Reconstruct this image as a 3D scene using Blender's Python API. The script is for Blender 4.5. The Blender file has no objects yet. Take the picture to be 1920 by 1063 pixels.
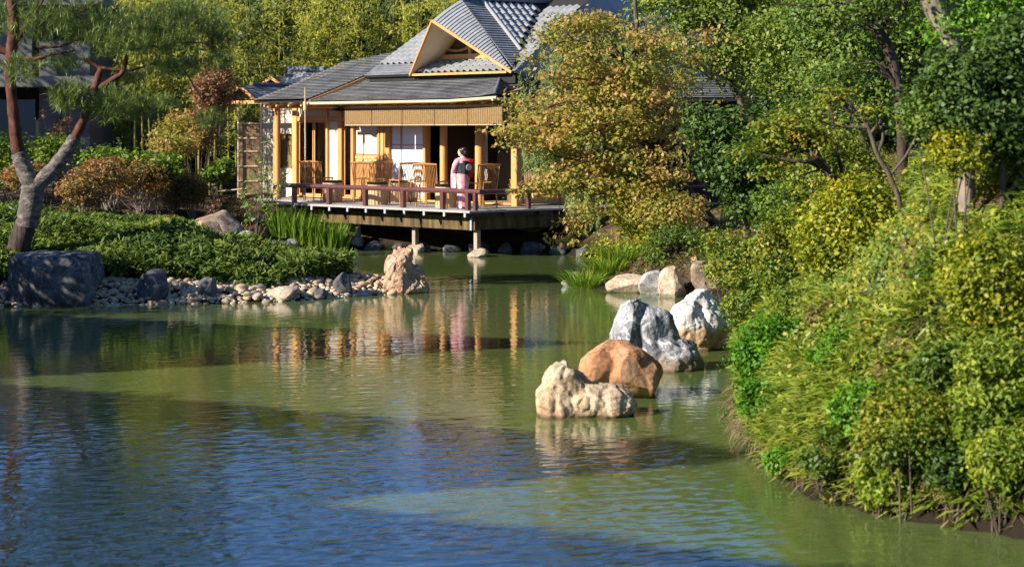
import bpy, bmesh, math, random
import numpy as np
from mathutils import Vector, Matrix, noise

# ---------------------------------------------------------------- camera, sky, sun, exposure
scene = bpy.context.scene
F, YH, H = 3800.0, 245.0, 3.15          # focal length in photo pixels, eye-level row, eye height above the pond
cam_data = bpy.data.cameras.new('camera')
cam = bpy.data.objects.new('camera', cam_data)
scene.collection.objects.link(cam)
scene.camera = cam
cam_data.sensor_width = 36.0
cam_data.lens = F / 1920.0 * 36.0
cam_data.shift_y = -(531.5 - YH) / 1920.0
cam.location = (0, 0, H)
cam.rotation_euler = (math.radians(90), 0, 0)
cam_data.clip_start, cam_data.clip_end = 0.5, 3000
cam_data.dof.use_dof = True
cam_data.dof.focus_distance = 36.0
cam_data.dof.aperture_fstop = 2.6

SUN_EL, SUN_AZ = math.radians(27), math.radians(28)      # azimuth of travel, from +X towards +Y
travel = Vector((math.cos(SUN_AZ) * math.cos(SUN_EL), math.sin(SUN_AZ) * math.cos(SUN_EL), -math.sin(SUN_EL)))
world = bpy.data.worlds.new('World')
scene.world = world
world.use_nodes = True
wn = world.node_tree
sky = wn.nodes.new('ShaderNodeTexSky')
sky.sky_type = 'NISHITA'
sky.sun_disc = False
sky.sun_elevation = SUN_EL
sky.sun_rotation = math.atan2(-travel.x, -travel.y)
sky.altitude = 6000
sky.air_density, sky.dust_density, sky.ozone_density = 1.0, 0.0, 5.0
bg = wn.nodes['Background']
bg.inputs['Strength'].default_value = 0.13
wn.links.new(sky.outputs['Color'], bg.inputs['Color'])
sun_data = bpy.data.lights.new('sun', 'SUN')
sun_data.energy = 5.0
sun_data.angle = math.radians(0.53)
sun_data.color = (1.0, 0.94, 0.84)
sun = bpy.data.objects.new('sun', sun_data)
scene.collection.objects.link(sun)
sun.rotation_euler = travel.to_track_quat('-Z', 'Y').to_euler()
sun.location = (-30, -20, 40)
vs = scene.view_settings
vs.view_transform, vs.look, vs.gamma, vs.exposure = 'Standard', 'None', 1.0, 1.0
vs.use_curve_mapping = False
cy = scene.cycles
cy.use_denoising = True
cy.max_bounces, cy.diffuse_bounces, cy.glossy_bounces, cy.transmission_bounces = 6, 3, 3, 4
cy.transparent_max_bounces = 6
cy.caustics_reflective = cy.caustics_refractive = False

rng = np.random.default_rng(7)
random.seed(7)
COL = scene.collection

# ---------------------------------------------------------------- mesh helpers
def W(px, py, d):
    """point that the photo shows at (px, py) when it stands d metres away"""
    return np.array([(px - 960) / F * d, d, H + (YH - py) / F * d])

def np_mesh(name, V, faces, mat=None, smooth=False, rnd=None):
    """faces: list of int arrays (n,k)"""
    me = bpy.data.meshes.new(name)
    V = np.asarray(V, dtype=np.float32).reshape(-1, 3)
    faces = [np.asarray(f, dtype=np.int32) for f in faces if len(f)]
    loops = np.concatenate([f.ravel() for f in faces])
    totals = np.concatenate([np.full(len(f), f.shape[1], dtype=np.int32) for f in faces])
    starts = np.concatenate([[0], np.cumsum(totals)[:-1]]).astype(np.int32)
    me.vertices.add(len(V)); me.vertices.foreach_set('co', V.ravel())
    me.loops.add(len(loops)); me.loops.foreach_set('vertex_index', loops)
    me.polygons.add(len(totals)); me.polygons.foreach_set('loop_start', starts); me.polygons.foreach_set('loop_total', totals)
    if smooth:
        me.polygons.foreach_set('use_smooth', np.ones(len(totals), dtype=bool))
    if rnd is not None:
        a = me.attributes.new('rnd', 'FLOAT', 'FACE')
        a.data.foreach_set('value', np.asarray(rnd, dtype=np.float32))
    me.update(calc_edges=True)
    if mat: me.materials.append(mat)
    return me

def link(name, me, parent=None, loc=(0, 0, 0)):
    o = bpy.data.objects.new(name, me)
    COL.objects.link(o)
    o.location = loc
    if parent: o.parent = parent
    return o

def tag(o, label, cat, group=None, kind=None):
    o['label'] = label; o['category'] = cat
    if group: o['group'] = group
    if kind: o['kind'] = kind
    return o

def thing(name, label, cat, loc=(0, 0, 0), rotz=0, group=None):
    o = bpy.data.objects.new(name, None)
    o.empty_display_size = 0.2
    COL.objects.link(o)
    o.location = loc; o.rotation_euler = (0, 0, rotz)
    return tag(o, label, cat, group)

def copy_thing(o, parent=None):
    c = o.copy(); COL.objects.link(c); c.parent = parent
    for ch in o.children: copy_thing(ch, c)
    return c

class MB:
    """collects convex solids into one mesh"""
    def __init__(s): s.v = []; s.f = []
    def add(s, verts, faces):
        n = len(s.v); s.v += [tuple(map(float, p)) for p in verts]; s.f += [tuple(n + i for i in q) for q in faces]; return s
    def box(s, c, size, M=None):
        x, y, z = [k / 2 for k in size]
        P = [(-x,-y,-z),(x,-y,-z),(x,y,-z),(-x,y,-z),(-x,-y,z),(x,-y,z),(x,y,z),(-x,y,z)]
        if M is not None: P = [tuple(M @ Vector(p)) for p in P]
        P = [(p[0]+c[0], p[1]+c[1], p[2]+c[2]) for p in P]
        return s.add(P, [(0,3,2,1),(4,5,6,7),(0,1,5,4),(1,2,6,5),(2,3,7,6),(3,0,4,7)])
    def bar(s, a, b, w, h, up=(0, 0, 1)):
        a, b = Vector(a), Vector(b); d = b - a; L = d.length; d.normalize()
        upv = Vector(up)
        if abs(d.dot(upv)) > .98: upv = Vector((1, 0, 0))
        x = d.cross(upv).normalized(); z = x.cross(d).normalized()
        M = Matrix((x, d, z)).transposed()
        return s.box((a + b) / 2, (w, L, h), M)
    def tube(s, pts, radii, n=8, cap=True):
        V, Fq = tube_np(np.asarray(pts, float), np.asarray(radii, float) if np.ndim(radii) else np.full(len(pts), radii), n)
        k = len(pts); fs = [tuple(q) for q in Fq]
        if cap: fs += [tuple(range(n - 1, -1, -1)), tuple(range((k - 1) * n, k * n))]
        return s.add(V, fs)
    def lathe(s, prof, n=16, c=(0, 0, 0)):
        V = []; 
        for r, z in prof:
            for i in range(n):
                a = 2 * math.pi * i / n; V.append((c[0] + r * math.cos(a), c[1] + r * math.sin(a), c[2] + z))
        fs = []
        for j in range(len(prof) - 1):
            for i in range(n):
                fs.append((j*n+i, j*n+(i+1) % n, (j+1)*n+(i+1) % n, (j+1)*n+i))
        fs += [tuple(range(n-1, -1, -1)), tuple(range((len(prof)-1)*n, len(prof)*n))]
        return s.add(V, fs)
    def slab(s, poly, t):
        """poly: planar points, extruded by vector t (below)"""
        n = len(poly); t = Vector(t)
        V = [tuple(p) for p in poly] + [tuple(Vector(p) + t) for p in poly]
        fs = [tuple(range(n)), tuple(range(2*n-1, n-1, -1))] + [(i, i+n, (i+1) % n + n, (i+1) % n) for i in range(n)]
        return s.add(V, fs)
    def mesh(s, name, mat, smooth=False, bevel=0):
        me = bpy.data.meshes.new(name); me.from_pydata(s.v, [], s.f)
        bm = bmesh.new(); bm.from_mesh(me)
        bmesh.ops.recalc_face_normals(bm, faces=bm.faces)
        if bevel:
            bmesh.ops.bevel(bm, geom=bm.edges[:], offset=bevel, segments=1, affect='EDGES', clamp_overlap=True)
        bm.to_mesh(me); bm.free()
        if smooth:
            me.polygons.foreach_set('use_smooth', [True] * len(me.polygons))
            try: me.set_sharp_from_angle(angle=math.radians(40))
            except Exception: pass
        me.materials.append(mat)
        return me
    def build(s, name, mat, parent=None, smooth=False, bevel=0, loc=(0, 0, 0)):
        return link(name, s.mesh(name, mat, smooth, bevel), parent, loc)

def tube_np(P, R, n=6):
    k = len(P)
    T = np.gradient(P, axis=0); T /= np.linalg.norm(T, axis=1, keepdims=True) + 1e-9
    ref = np.array([0.31, 0.2, 0.93]) if abs(T[:, 2]).mean() < .8 else np.array([.95, .3, .05])
    X = np.cross(T, ref); X /= np.linalg.norm(X, axis=1, keepdims=True) + 1e-9
    Y = np.cross(T, X)
    a = np.linspace(0, 2 * np.pi, n, endpoint=False)
    V = P[:, None] + R[:, None, None] * (X[:, None] * np.cos(a)[None, :, None] + Y[:, None] * np.sin(a)[None, :, None])
    i, j = np.meshgrid(np.arange(k - 1), np.arange(n), indexing='ij')
    Fq = np.stack([i*n+j, i*n+(j+1) % n, (i+1)*n+(j+1) % n, (i+1)*n+j], -1).reshape(-1, 4)
    return V.reshape(-1, 3), Fq

def tubes_mesh(name, items, mat, n=6):
    Vs, Fs, o = [], [], 0
    for P, R in items:
        V, q = tube_np(np.asarray(P, float), np.asarray(R, float), n)
        Vs.append(V); Fs.append(q + o); o += len(V)
    return np_mesh(name, np.concatenate(Vs), [np.concatenate(Fs)], mat, smooth=True)

def spline(pts, n):
    P = np.asarray(pts, float); k = len(P)
    if k == 2:
        t = np.linspace(0, 1, n)[:, None]; return P[0] * (1 - t) + P[1] * t
    E = np.vstack([2 * P[0] - P[1], P, 2 * P[-1] - P[-2]])
    out = []
    for s in np.linspace(0, k - 1 - 1e-6, n):
        i = int(s); t = s - i
        a, b, c, d = E[i], E[i+1], E[i+2], E[i+3]
        out.append(.5 * (2*b + (c - a)*t + (2*a - 5*b + 4*c - d)*t*t + (3*b - a - 3*c + d)*t**3))
    return np.array(out)

# ---------------------------------------------------------------- materials
MATS = {}
def srgb(*c):
    return tuple(((x / 255) / 12.92 if x / 255 < .04045 else ((x / 255 + .055) / 1.055) ** 2.4) for x in c) + (1,)

def new_mat(name):
    m = bpy.data.materials.new(name); m.use_nodes = True
    MATS[name] = m
    return m, m.node_tree, m.node_tree.nodes['Principled BSDF']

def ramp(nt, cols, pos=None):
    r = nt.nodes.new('ShaderNodeValToRGB'); e = r.color_ramp.elements
    while len(e) < len(cols): e.new(0.5)
    for i, c in enumerate(cols):
        e[i].position = pos[i] if pos else i / (len(cols) - 1)
        e[i].color = tuple(c) + ((1,) if len(c) == 3 else ())
    return r

def noise_node(nt, scale, detail=4, rough=.55, coord='Object', stretch=None, dist=0):
    tc = nt.nodes.new('ShaderNodeTexCoord'); n = nt.nodes.new('ShaderNodeTexNoise')
    n.inputs['Scale'].default_value = scale; n.inputs['Detail'].default_value = detail; n.inputs['Roughness'].default_value = rough
    n.inputs['Distortion'].default_value = dist
    if stretch:
        mp = nt.nodes.new('ShaderNodeMapping'); mp.inputs['Scale'].default_value = stretch
        nt.links.new(tc.outputs[coord], mp.inputs['Vector']); nt.links.new(mp.outputs['Vector'], n.inputs['Vector'])
    else:
        nt.links.new(tc.outputs[coord], n.inputs['Vector'])
    return n

def bump(nt, b, height, strength, dist=.02, prev=None):
    n = nt.nodes.new('ShaderNodeBump'); n.inputs['Strength'].default_value = strength; n.inputs['Distance'].default_value = dist
    nt.links.new(height, n.inputs['Height'])
    if prev: nt.links.new(prev.outputs['Normal'], n.inputs['Normal'])
    nt.links.new(n.outputs['Normal'], b.inputs['Normal'])
    return n

def surf(name, cols, scale=3, rough=.7, stretch=None, bmp=.3, bdist=.01, pos=None, spec=.3, detail=5, rnd=0, coord='Object'):
    """mottled surface: noise through a ramp, relief from the same noise; rnd: value shift per object"""
    m, nt, b = new_mat(name)
    n = noise_node(nt, scale, detail, .6, coord, stretch)
    r = ramp(nt, cols, pos or [.3 + .4 * i / (len(cols) - 1) for i in range(len(cols))])
    nt.links.new(n.outputs['Fac'], r.inputs['Fac'])
    out = r.outputs['Color']
    if rnd:
        oi = nt.nodes.new('ShaderNodeObjectInfo'); mr = nt.nodes.new('ShaderNodeMapRange'); hsv = nt.nodes.new('ShaderNodeHueSaturation')
        mr.inputs['To Min'].default_value = 1 - rnd; mr.inputs['To Max'].default_value = 1 + rnd
        nt.links.new(oi.outputs['Random'], mr.inputs['Value']); nt.links.new(mr.outputs['Result'], hsv.inputs['Value'])
        nt.links.new(out, hsv.inputs['Color']); out = hsv.outputs['Color']
    nt.links.new(out, b.inputs['Base Color'])
    b.inputs['Roughness'].default_value = rough; b.inputs['Specular IOR Level'].default_value = spec
    if bmp: bump(nt, b, n.outputs['Fac'], bmp, bdist)
    return m

def leaf_mat(name, cols, pos=None, rough=.5, spec=.35, trans=.3, patch=1.2, mixn=.5):
    """leaves: colour per leaf (attribute rnd) mixed with drifting patches of tint through the crown"""
    m, nt, b = new_mat(name)
    at = nt.nodes.new('ShaderNodeAttribute'); at.attribute_name = 'rnd'
    n = noise_node(nt, patch, 2, .5)
    mr = nt.nodes.new('ShaderNodeMapRange'); mr.inputs['From Min'].default_value = .3; mr.inputs['From Max'].default_value = .7
    nt.links.new(n.outputs['Fac'], mr.inputs['Value'])
    mx = nt.nodes.new('ShaderNodeMix'); mx.inputs[0].default_value = mixn
    nt.links.new(at.outputs['Fac'], mx.inputs[2]); nt.links.new(mr.outputs['Result'], mx.inputs[3])
    r = ramp(nt, [tuple(min(.6, x * 1.22) for x in c) for c in cols], pos)
    nt.links.new(mx.outputs[0], r.inputs['Fac'])
    nt.links.new(r.outputs['Color'], b.inputs['Base Color'])
    b.inputs['Roughness'].default_value = rough; b.inputs['Specular IOR Level'].default_value = spec
    tr = nt.nodes.new('ShaderNodeBsdfTranslucent'); nt.links.new(r.outputs['Color'], tr.inputs['Color'])
    ms = nt.nodes.new('ShaderNodeMixShader'); ms.inputs['Fac'].default_value = trans
    out = nt.nodes['Material Output']
    nt.links.new(b.outputs['BSDF'], ms.inputs[1]); nt.links.new(tr.outputs['BSDF'], ms.inputs[2]); nt.links.new(ms.outputs['Shader'], out.inputs['Surface'])
    return m

def plain(name, col, rough=.6, spec=.3, metal=0):
    m, nt, b = new_mat(name)
    b.inputs['Base Color'].default_value = tuple(col) + (1,)
    b.inputs['Roughness'].default_value = rough; b.inputs['Specular IOR Level'].default_value = spec; b.inputs['Metallic'].default_value = metal
    return m

def wood(name, c1, c2, scale=2.2, rough=.5, stretch=(12, 12, .8), bmp=.12, spec=.3, rnd=.12):
    return surf(name, [c1, c2], scale, rough, stretch, bmp, .004, spec=spec, rnd=rnd)
# ---------------------------------------------------------------- ground and pond
POND = np.array([(-13,6),(-13.5,20),(-13,30),(-11.5,35),(-9.6,36.2),(-8.6,36.45),(-7.4,36.6),(-6,36.9),(-4.7,37.2),(-3.6,37.9),(-2.9,38.7),(-2.2,39.2),(-1.6,39.5),
    (-1.7,40.0),(-2.5,40.7),(-3.5,42.2),(-4.5,45),(-5.2,49),(-5.7,52.0),(-5.0,53.2),(-4.1,54.2),(-3.0,53.6),(-1.5,52.8),(0,52.2),(1.2,51.6),(2.0,50.6),
    (1.9,47.5),(1.65,44.5),(1.3,42.2),(1.25,41.2),(1.75,40.2),(2.4,39.4),(3.2,38.6),(3.9,37.6),(3.9,34),(3.5,30.6),(3.3,29.3),(3.05,26.5),(2.85,24.2),
    (2.58,21.8),(2.46,20.2),(2.50,18.6),(2.70,17.4),(3.2,16.6),(4.0,15.8),(5.2,14.6),(7.5,12),(9,8),(8,5.5),(0,4.6),(-8,5)], float)

def pond_dist(x, y):
    """signed distance to the shore, positive on land"""
    P = np.stack([x, y], -1)
    A = POND; B = np.roll(POND, -1, 0)
    best = np.full(x.shape, 1e9); inside = np.zeros(x.shape, bool)
    for a, b in zip(A, B):
        ab = b - a
        t = np.clip(((P - a) @ ab) / (ab @ ab), 0, 1)
        d = np.linalg.norm(P - (a + t[..., None] * ab), axis=-1)
        best = np.minimum(best, d)
        c = ((a[1] > y) != (b[1] > y)) & (x < (b[0] - a[0]) * (y - a[1]) / (b[1] - a[1] + 1e-12) + a[0])
        inside ^= c
    return np.where(inside, -best, best)

# x, y, plateau height, length over which the bank rises
ANCH = np.array([(-7,40,1.5,4.2),(-4.5,40.5,1.2,4.0),(-10,40,1.5,3.8),(-8,47,1.30,3.5),(-14,50,1.5,4),(-6,54,1.15,2.2),(0,56,1.0,2.0),(3,54,1.0,1.6),(-10,60,1.2,3),(6,60,1.2,3),
    (4.0,42,1.5,2.6),(5.5,36,2.2,2.8),(5.5,30,3.4,3.2),(5,24,4.9,3.5),(5.2,20,5.4,3.6),(6,16.5,5.2,3.4),(9,14,3.5,4),(0,0,1.55,1.2),(-16,20,1.4,2),(-14,34,1.5,3),(12,24,4.4,3.4),(14,40,2.2,3)], float)

def _vnoise(x, y, s, seed):
    """cheap value noise"""
    r = np.random.default_rng(seed).random((64, 64))
    X = x * s; Y = y * s; i = np.floor(X).astype(int); j = np.floor(Y).astype(int); fx = X - i; fy = Y - j
    fx = fx * fx * (3 - 2 * fx); fy = fy * fy * (3 - 2 * fy)
    g = lambda a, b: r[a % 64, b % 64]
    return (g(i, j) * (1 - fx) + g(i + 1, j) * fx) * (1 - fy) + (g(i, j + 1) * (1 - fx) + g(i + 1, j + 1) * fx) * fy - .5

def height(x, y):
    x = np.asarray(x, float); y = np.asarray(y, float)
    d = pond_dist(x, y)
    w = 1 / (((x[..., None] - ANCH[:, 0]) ** 2 + (y[..., None] - ANCH[:, 1]) ** 2) ** 1.3 + .05)
    zm = (w * ANCH[:, 2]).sum(-1) / w.sum(-1); L = (w * ANCH[:, 3]).sum(-1) / w.sum(-1)
    land = zm * (1 - np.exp(-np.maximum(d, 0) / L))
    n = _vnoise(x, y, .8, 1) * .30 + _vnoise(x, y, 1.45, 2) * .16
    land = land + n * np.clip(d / 2.5, 0, 1)
    land = land + .24 * (1 - np.exp(-np.maximum(d, 0) / .07)) * np.clip((x - 1.6) / .4, 0, 1) * np.clip((33 - y) / 2, 0, 1)   # undercut right bank
    # wooded rise far behind the house
    land = land + np.clip((y - 70) / 25, 0, 1) ** 1.5 * 6.5 + np.clip((np.abs(x) - 30) / 60, 0, 1) * 5
    return np.where(d > 0, land + .02, np.maximum(-.9, d * .55) + .02)

def ray_hit(px, py, d0=12.0, d1=75.0):
    """first point of the ground or pond seen at a photo pixel"""
    ds = np.arange(d0, d1, .08)
    X = (px - 960) / F * ds; Z = H + (YH - py) / F * ds
    hz = np.maximum(height(X, ds), 0)
    k = np.nonzero(Z < hz)[0]
    d = ds[k[0]] if len(k) else d1
    return np.array([(px - 960) / F * d, d, max(float(height(np.array(X[k[0]] if len(k) else X[-1]), np.array(d))), 0)])

def hgt(x, y): return float(height(np.array([x]), np.array([y]))[0])

def axis(lo, f0, f1, hi, fine):
    a = f0 - np.geomspace(1, f0 - lo + 1, 22)[::-1] + 1; b = f1 + np.geomspace(1, hi - f1 + 1, 22) - 1
    return np.concatenate([a[:-1], np.arange(f0, f1, fine), b[0:]])

m_ground = surf('soil', [(.022,.016,.010),(.075,.05,.028),(.26,.165,.085)], .9, .95, bmp=1.0, bdist=.16, detail=12, spec=.1)
nt = m_ground.node_tree; b = nt.nodes['Principled BSDF']; old = b.inputs['Base Color'].links[0].from_socket          # wet mud at the waterline
tc = nt.nodes.new('ShaderNodeTexCoord'); sp = nt.nodes.new('ShaderNodeSeparateXYZ'); nt.links.new(tc.outputs['Object'], sp.inputs[0])
wl = nt.nodes.new('ShaderNodeMapRange'); wl.inputs['From Min'].default_value = .10; wl.inputs['From Max'].default_value = .5; wl.inputs['To Min'].default_value = 1; wl.inputs['To Max'].default_value = 0
nt.links.new(sp.outputs['Z'], wl.inputs['Value']); mm = nt.nodes.new('ShaderNodeMix'); mm.data_type = 'RGBA'
nt.links.new(wl.outputs['Result'], mm.inputs[0]); nt.links.new(old, mm.inputs[6]); mm.inputs[7].default_value = (.022, .016, .010, 1); nt.links.new(mm.outputs[2], b.inputs['Base Color'])
xs = axis(-500, -18, 15, 500, .33); ys = axis(-300, 3, 66, 600, .33)
GX, GY = np.meshgrid(xs, ys, indexing='ij')
GZ = height(GX, GY)
ni, nj = GX.shape
ii, jj = np.meshgrid(np.arange(ni - 1), np.arange(nj - 1), indexing='ij')
Fq = np.stack([ii*nj+jj, (ii+1)*nj+jj, (ii+1)*nj+jj+1, ii*nj+jj+1], -1).reshape(-1, 4)
ground = link('ground', np_mesh('ground', np.stack([GX, GY, GZ], -1).reshape(-1, 3), [Fq], m_ground, smooth=True))
ground['kind'] = 'structure'

# pond: murky green water, small wind ripples
m, nt, b = new_mat('pond_water')
b.inputs['Base Color'].default_value = (.084, .114, .030, 1)
b.inputs['Roughness'].default_value = .035; b.inputs['IOR'].default_value = 1.333; b.inputs['Specular IOR Level'].default_value = .5
b.inputs['Specular Tint'].default_value = (.42, .86, 1.0, 1)  # blue tint on reflections, put in to deepen the mirrored sky
n0 = noise_node(nt, .13, 3, .6, stretch=(.6, 1.5, 1))                       # patches of stiller and rougher water
mr = nt.nodes.new('ShaderNodeMapRange'); mr.inputs['From Min'].default_value = .35; mr.inputs['From Max'].default_value = .65
mr.inputs['To Min'].default_value = .4; mr.inputs['To Max'].default_value = 1.45
nt.links.new(n0.outputs['Fac'], mr.inputs['Value'])
tcw = nt.nodes.new('ShaderNodeTexCoord'); spw = nt.nodes.new('ShaderNodeSeparateXYZ'); nt.links.new(tcw.outputs['Object'], spw.inputs[0])
ow = nt.nodes.new('ShaderNodeMapRange')                                     # open water is rougher than the sheltered far end
ow.inputs['From Min'].default_value = 14; ow.inputs['From Max'].default_value = 36; ow.inputs['To Min'].default_value = 1; ow.inputs['To Max'].default_value = 1
nt.links.new(spw.outputs['Y'], ow.inputs['Value'])
mw = nt.nodes.new('ShaderNodeMath'); mw.operation = 'MULTIPLY'; nt.links.new(mr.outputs['Result'], mw.inputs[0]); nt.links.new(ow.outputs['Result'], mw.inputs[1])
n1 = noise_node(nt, 3.4, 3, .55, stretch=(.75, 1.15, 1), dist=.4)
n2 = noise_node(nt, 7.5, 3, .6, stretch=(.62, 1.25, 1), dist=.3)
b1 = nt.nodes.new('ShaderNodeBump'); b1.inputs['Distance'].default_value = .05
nt.links.new(n1.outputs['Fac'], b1.inputs['Height'])
mu = nt.nodes.new('ShaderNodeMath'); mu.operation = 'MULTIPLY'; mu.inputs[1].default_value = .05
nt.links.new(mw.outputs[0], mu.inputs[0]); nt.links.new(mu.outputs[0], b1.inputs['Strength'])
b2 = nt.nodes.new('ShaderNodeBump'); b2.inputs['Distance'].default_value = .022
nt.links.new(n2.outputs['Fac'], b2.inputs['Height']); nt.links.new(b1.outputs['Normal'], b2.inputs['Normal'])
mu2 = nt.nodes.new('ShaderNodeMath'); mu2.operation = 'MULTIPLY'; mu2.inputs[1].default_value = .07
nt.links.new(mw.outputs[0], mu2.inputs[0]); nt.links.new(mu2.outputs[0], b2.inputs['Strength'])
nt.links.new(b2.outputs['Normal'], b.inputs['Normal'])
def graded(stops):
    """coordinates with a spacing that changes between stops (position, spacing)"""
    out = [stops[0][0]]
    while out[-1] < stops[-1][0]:
        out.append(out[-1] + float(np.interp(out[-1], [q[0] for q in stops], [q[1] for q in stops])))
    return np.array(out)
wxs = graded([(-16, .5), (-11.5, .4), (-10.6, .05), (-7, .038), (4.6, .038), (5.2, .06), (6, .4), (11, .5)])
wys = graded([(3.5, .4), (12.6, .3), (13.6, .028), (20, .036), (30, .055), (40, .08), (53, .10), (54, .3), (56, .4)])
PXw, PYw = np.meshgrid(wxs, wys, indexing='ij')
rw_ = np.random.default_rng(12); Zs = np.zeros_like(PXw); Zl = np.zeros_like(PXw)
for n_, lo, hi, acc, rms in ((46, .07, .13, 's', .060), (36, .13, .42, 'l', .034)):
    for _ in range(n_):
        lam = math.exp(rw_.uniform(math.log(lo), math.log(hi))); k_ = 2*math.pi/lam; th = rw_.normal() * .75 - 1.15
        w_ = (rms * math.sqrt(2 / n_) / k_) * np.sin((PXw*math.cos(th) + PYw*math.sin(th)) * k_ + rw_.uniform(0, 6.28))
        if acc == 's': Zs += w_
        else: Zl += w_
patch = np.clip(.85 + 1.5*_vnoise(PXw*.5, PYw*1.2, .30, 33) + .8*_vnoise(PXw*.6, PYw*1.3, .9, 34), .25, 1.7)      # calm and ruffled patches
near = np.clip((31 - PYw) / 14, .40, 1.05)
edge = np.clip((PXw + 10.9) / .8, 0, 1) * np.clip((5.6 - PXw) / .8, 0, 1) * np.clip((PYw - 13.0) / .6, 0, 1) * np.clip((53.5 - PYw) / 1, 0, 1)
PZw = (Zs * patch * np.clip((32 - PYw) / 12, .0, 1) + Zl * (.5 + .5*patch)) * near * edge
wi, wj = PXw.shape
ii, jj = np.meshgrid(np.arange(wi - 1), np.arange(wj - 1), indexing='ij')
Fw = np.stack([ii*wj+jj, (ii+1)*wj+jj, (ii+1)*wj+jj+1, ii*wj+jj+1], -1).reshape(-1, 4)
water = link('pond_water', np_mesh('pond_water', np.stack([PXw, PYw, PZw], -1).reshape(-1, 3), [Fw], m, smooth=True))
water['kind'] = 'structure'

# ---------------------------------------------------------------- rocks
def ico(sub):
    bm = bmesh.new(); bmesh.ops.create_icosphere(bm, subdivisions=sub, radius=1)
    V = np.array([v.co[:] for v in bm.verts]); Fc = np.array([[v.index for v in f.verts] for f in bm.faces]); bm.free()
    return V, Fc
ICO = {k: ico(k) for k in (1, 2, 3, 4, 5)}

def rock_verts(size, seed, sub=4, planes=9, rough=.07, cut=(.55, .95), fine=.02):
    r = np.random.default_rng(seed)
    V, Fc = ICO[sub]; V = V.copy()
    for k in range(planes):
        n = r.normal(size=3); n /= np.linalg.norm(n); d = r.uniform(*cut)
        s = V @ n - d; V -= np.outer(np.maximum(s, 0) * .94, n)
    off = r.uniform(0, 50, 3)
    D = np.array([noise.fractal(Vector(p * 1.6 + off), .9, 2.1, 4) * rough + noise.fractal(Vector(p * 6 + off), .8, 2.2, 3) * fine for p in V])
    nrm = V / (np.linalg.norm(V, axis=1, keepdims=True) + 1e-9)
    V = V + nrm * D[:, None]
    return V * np.asarray(size), Fc

def plates(v):
    w = v + noise.noise_vector(v * 1.3) * .35
    d = noise.voronoi(w)[0]
    return min((d[1] - d[0]) * 3.0, 1.0)

def union_mesh(name, parts, voxel, mat, disp=0.0, dscale=4, seed=0, smooth=True, fine=0.0, relax=0, facets=0):
    """several lumps grown together into one continuous surface"""
    Vs, Fs, o = [], {}, 0
    for V, Fc in parts:
        Vs.append(V); Fs.setdefault(Fc.shape[1], []).append(Fc + o); o += len(V)
    me = np_mesh('tmp', np.concatenate(Vs), [np.concatenate(f) for f in Fs.values()])
    ob = bpy.data.objects.new('tmp', me); COL.objects.link(ob)
    md = ob.modifiers.new('r', 'REMESH'); md.mode = 'VOXEL'; md.voxel_size = voxel
    if relax:
        sm = ob.modifiers.new('s', 'SMOOTH'); sm.factor = .5; sm.iterations = relax
    dg = bpy.context.evaluated_depsgraph_get(); dg.update()
    out = bpy.data.meshes.new_from_object(ob.evaluated_get(dg))
    bpy.data.objects.remove(ob); bpy.data.meshes.remove(me)
    out.name = name
    if facets:                                                            # flat broken faces all round
        n = len(out.vertices); V = np.empty(n * 3, np.float32); out.vertices.foreach_get('co', V); V = V.reshape(-1, 3).astype(float)
        rr = np.random.default_rng(seed + 70)
        for k in range(facets):
            d_ = rr.normal(size=3); d_[2] = abs(d_[2]) * .8 - .15; d_ /= np.linalg.norm(d_)
            s_ = V @ d_; q_ = np.quantile(s_, rr.uniform(.962, .994)); V -= np.outer(np.maximum(s_ - q_, 0) * .9, d_)
        out.vertices.foreach_set('co', V.ravel().astype(np.float32)); out.update()
    if disp or fine:
        n = len(out.vertices); V = np.empty(n * 3, np.float32); out.vertices.foreach_get('co', V); V = V.reshape(-1, 3)
        N = np.empty(n * 3, np.float32); out.vertices.foreach_get('normal', N); N = N.reshape(-1, 3)
        off = Vector((seed * 3.1, seed * 1.7, 2))
        D = np.array([(plates(Vector((p[0]*1.0, p[1], p[2]*.6)) * dscale * .8 + off) - .5) * disp + noise.fractal(Vector(p) * dscale * .7 + off, .9, 2.2, 4) * disp * .5 + noise.fractal(Vector(p) * dscale * 4 + off, .8, 2, 3) * fine for p in V])
        V = V + N * D[:, None]; out.vertices.foreach_set('co', V.ravel().astype(np.float32)); out.update()
    if smooth: out.polygons.foreach_set('use_smooth', [True] * len(out.polygons))
    out.materials.append(mat)
    return out

def rot(V, rz=0, rx=0, ry=0):
    M = np.array((Matrix.Rotation(rz, 3, 'Z') @ Matrix.Rotation(rx, 3, 'X') @ Matrix.Rotation(ry, 3, 'Y')))
    return V @ M.T

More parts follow.
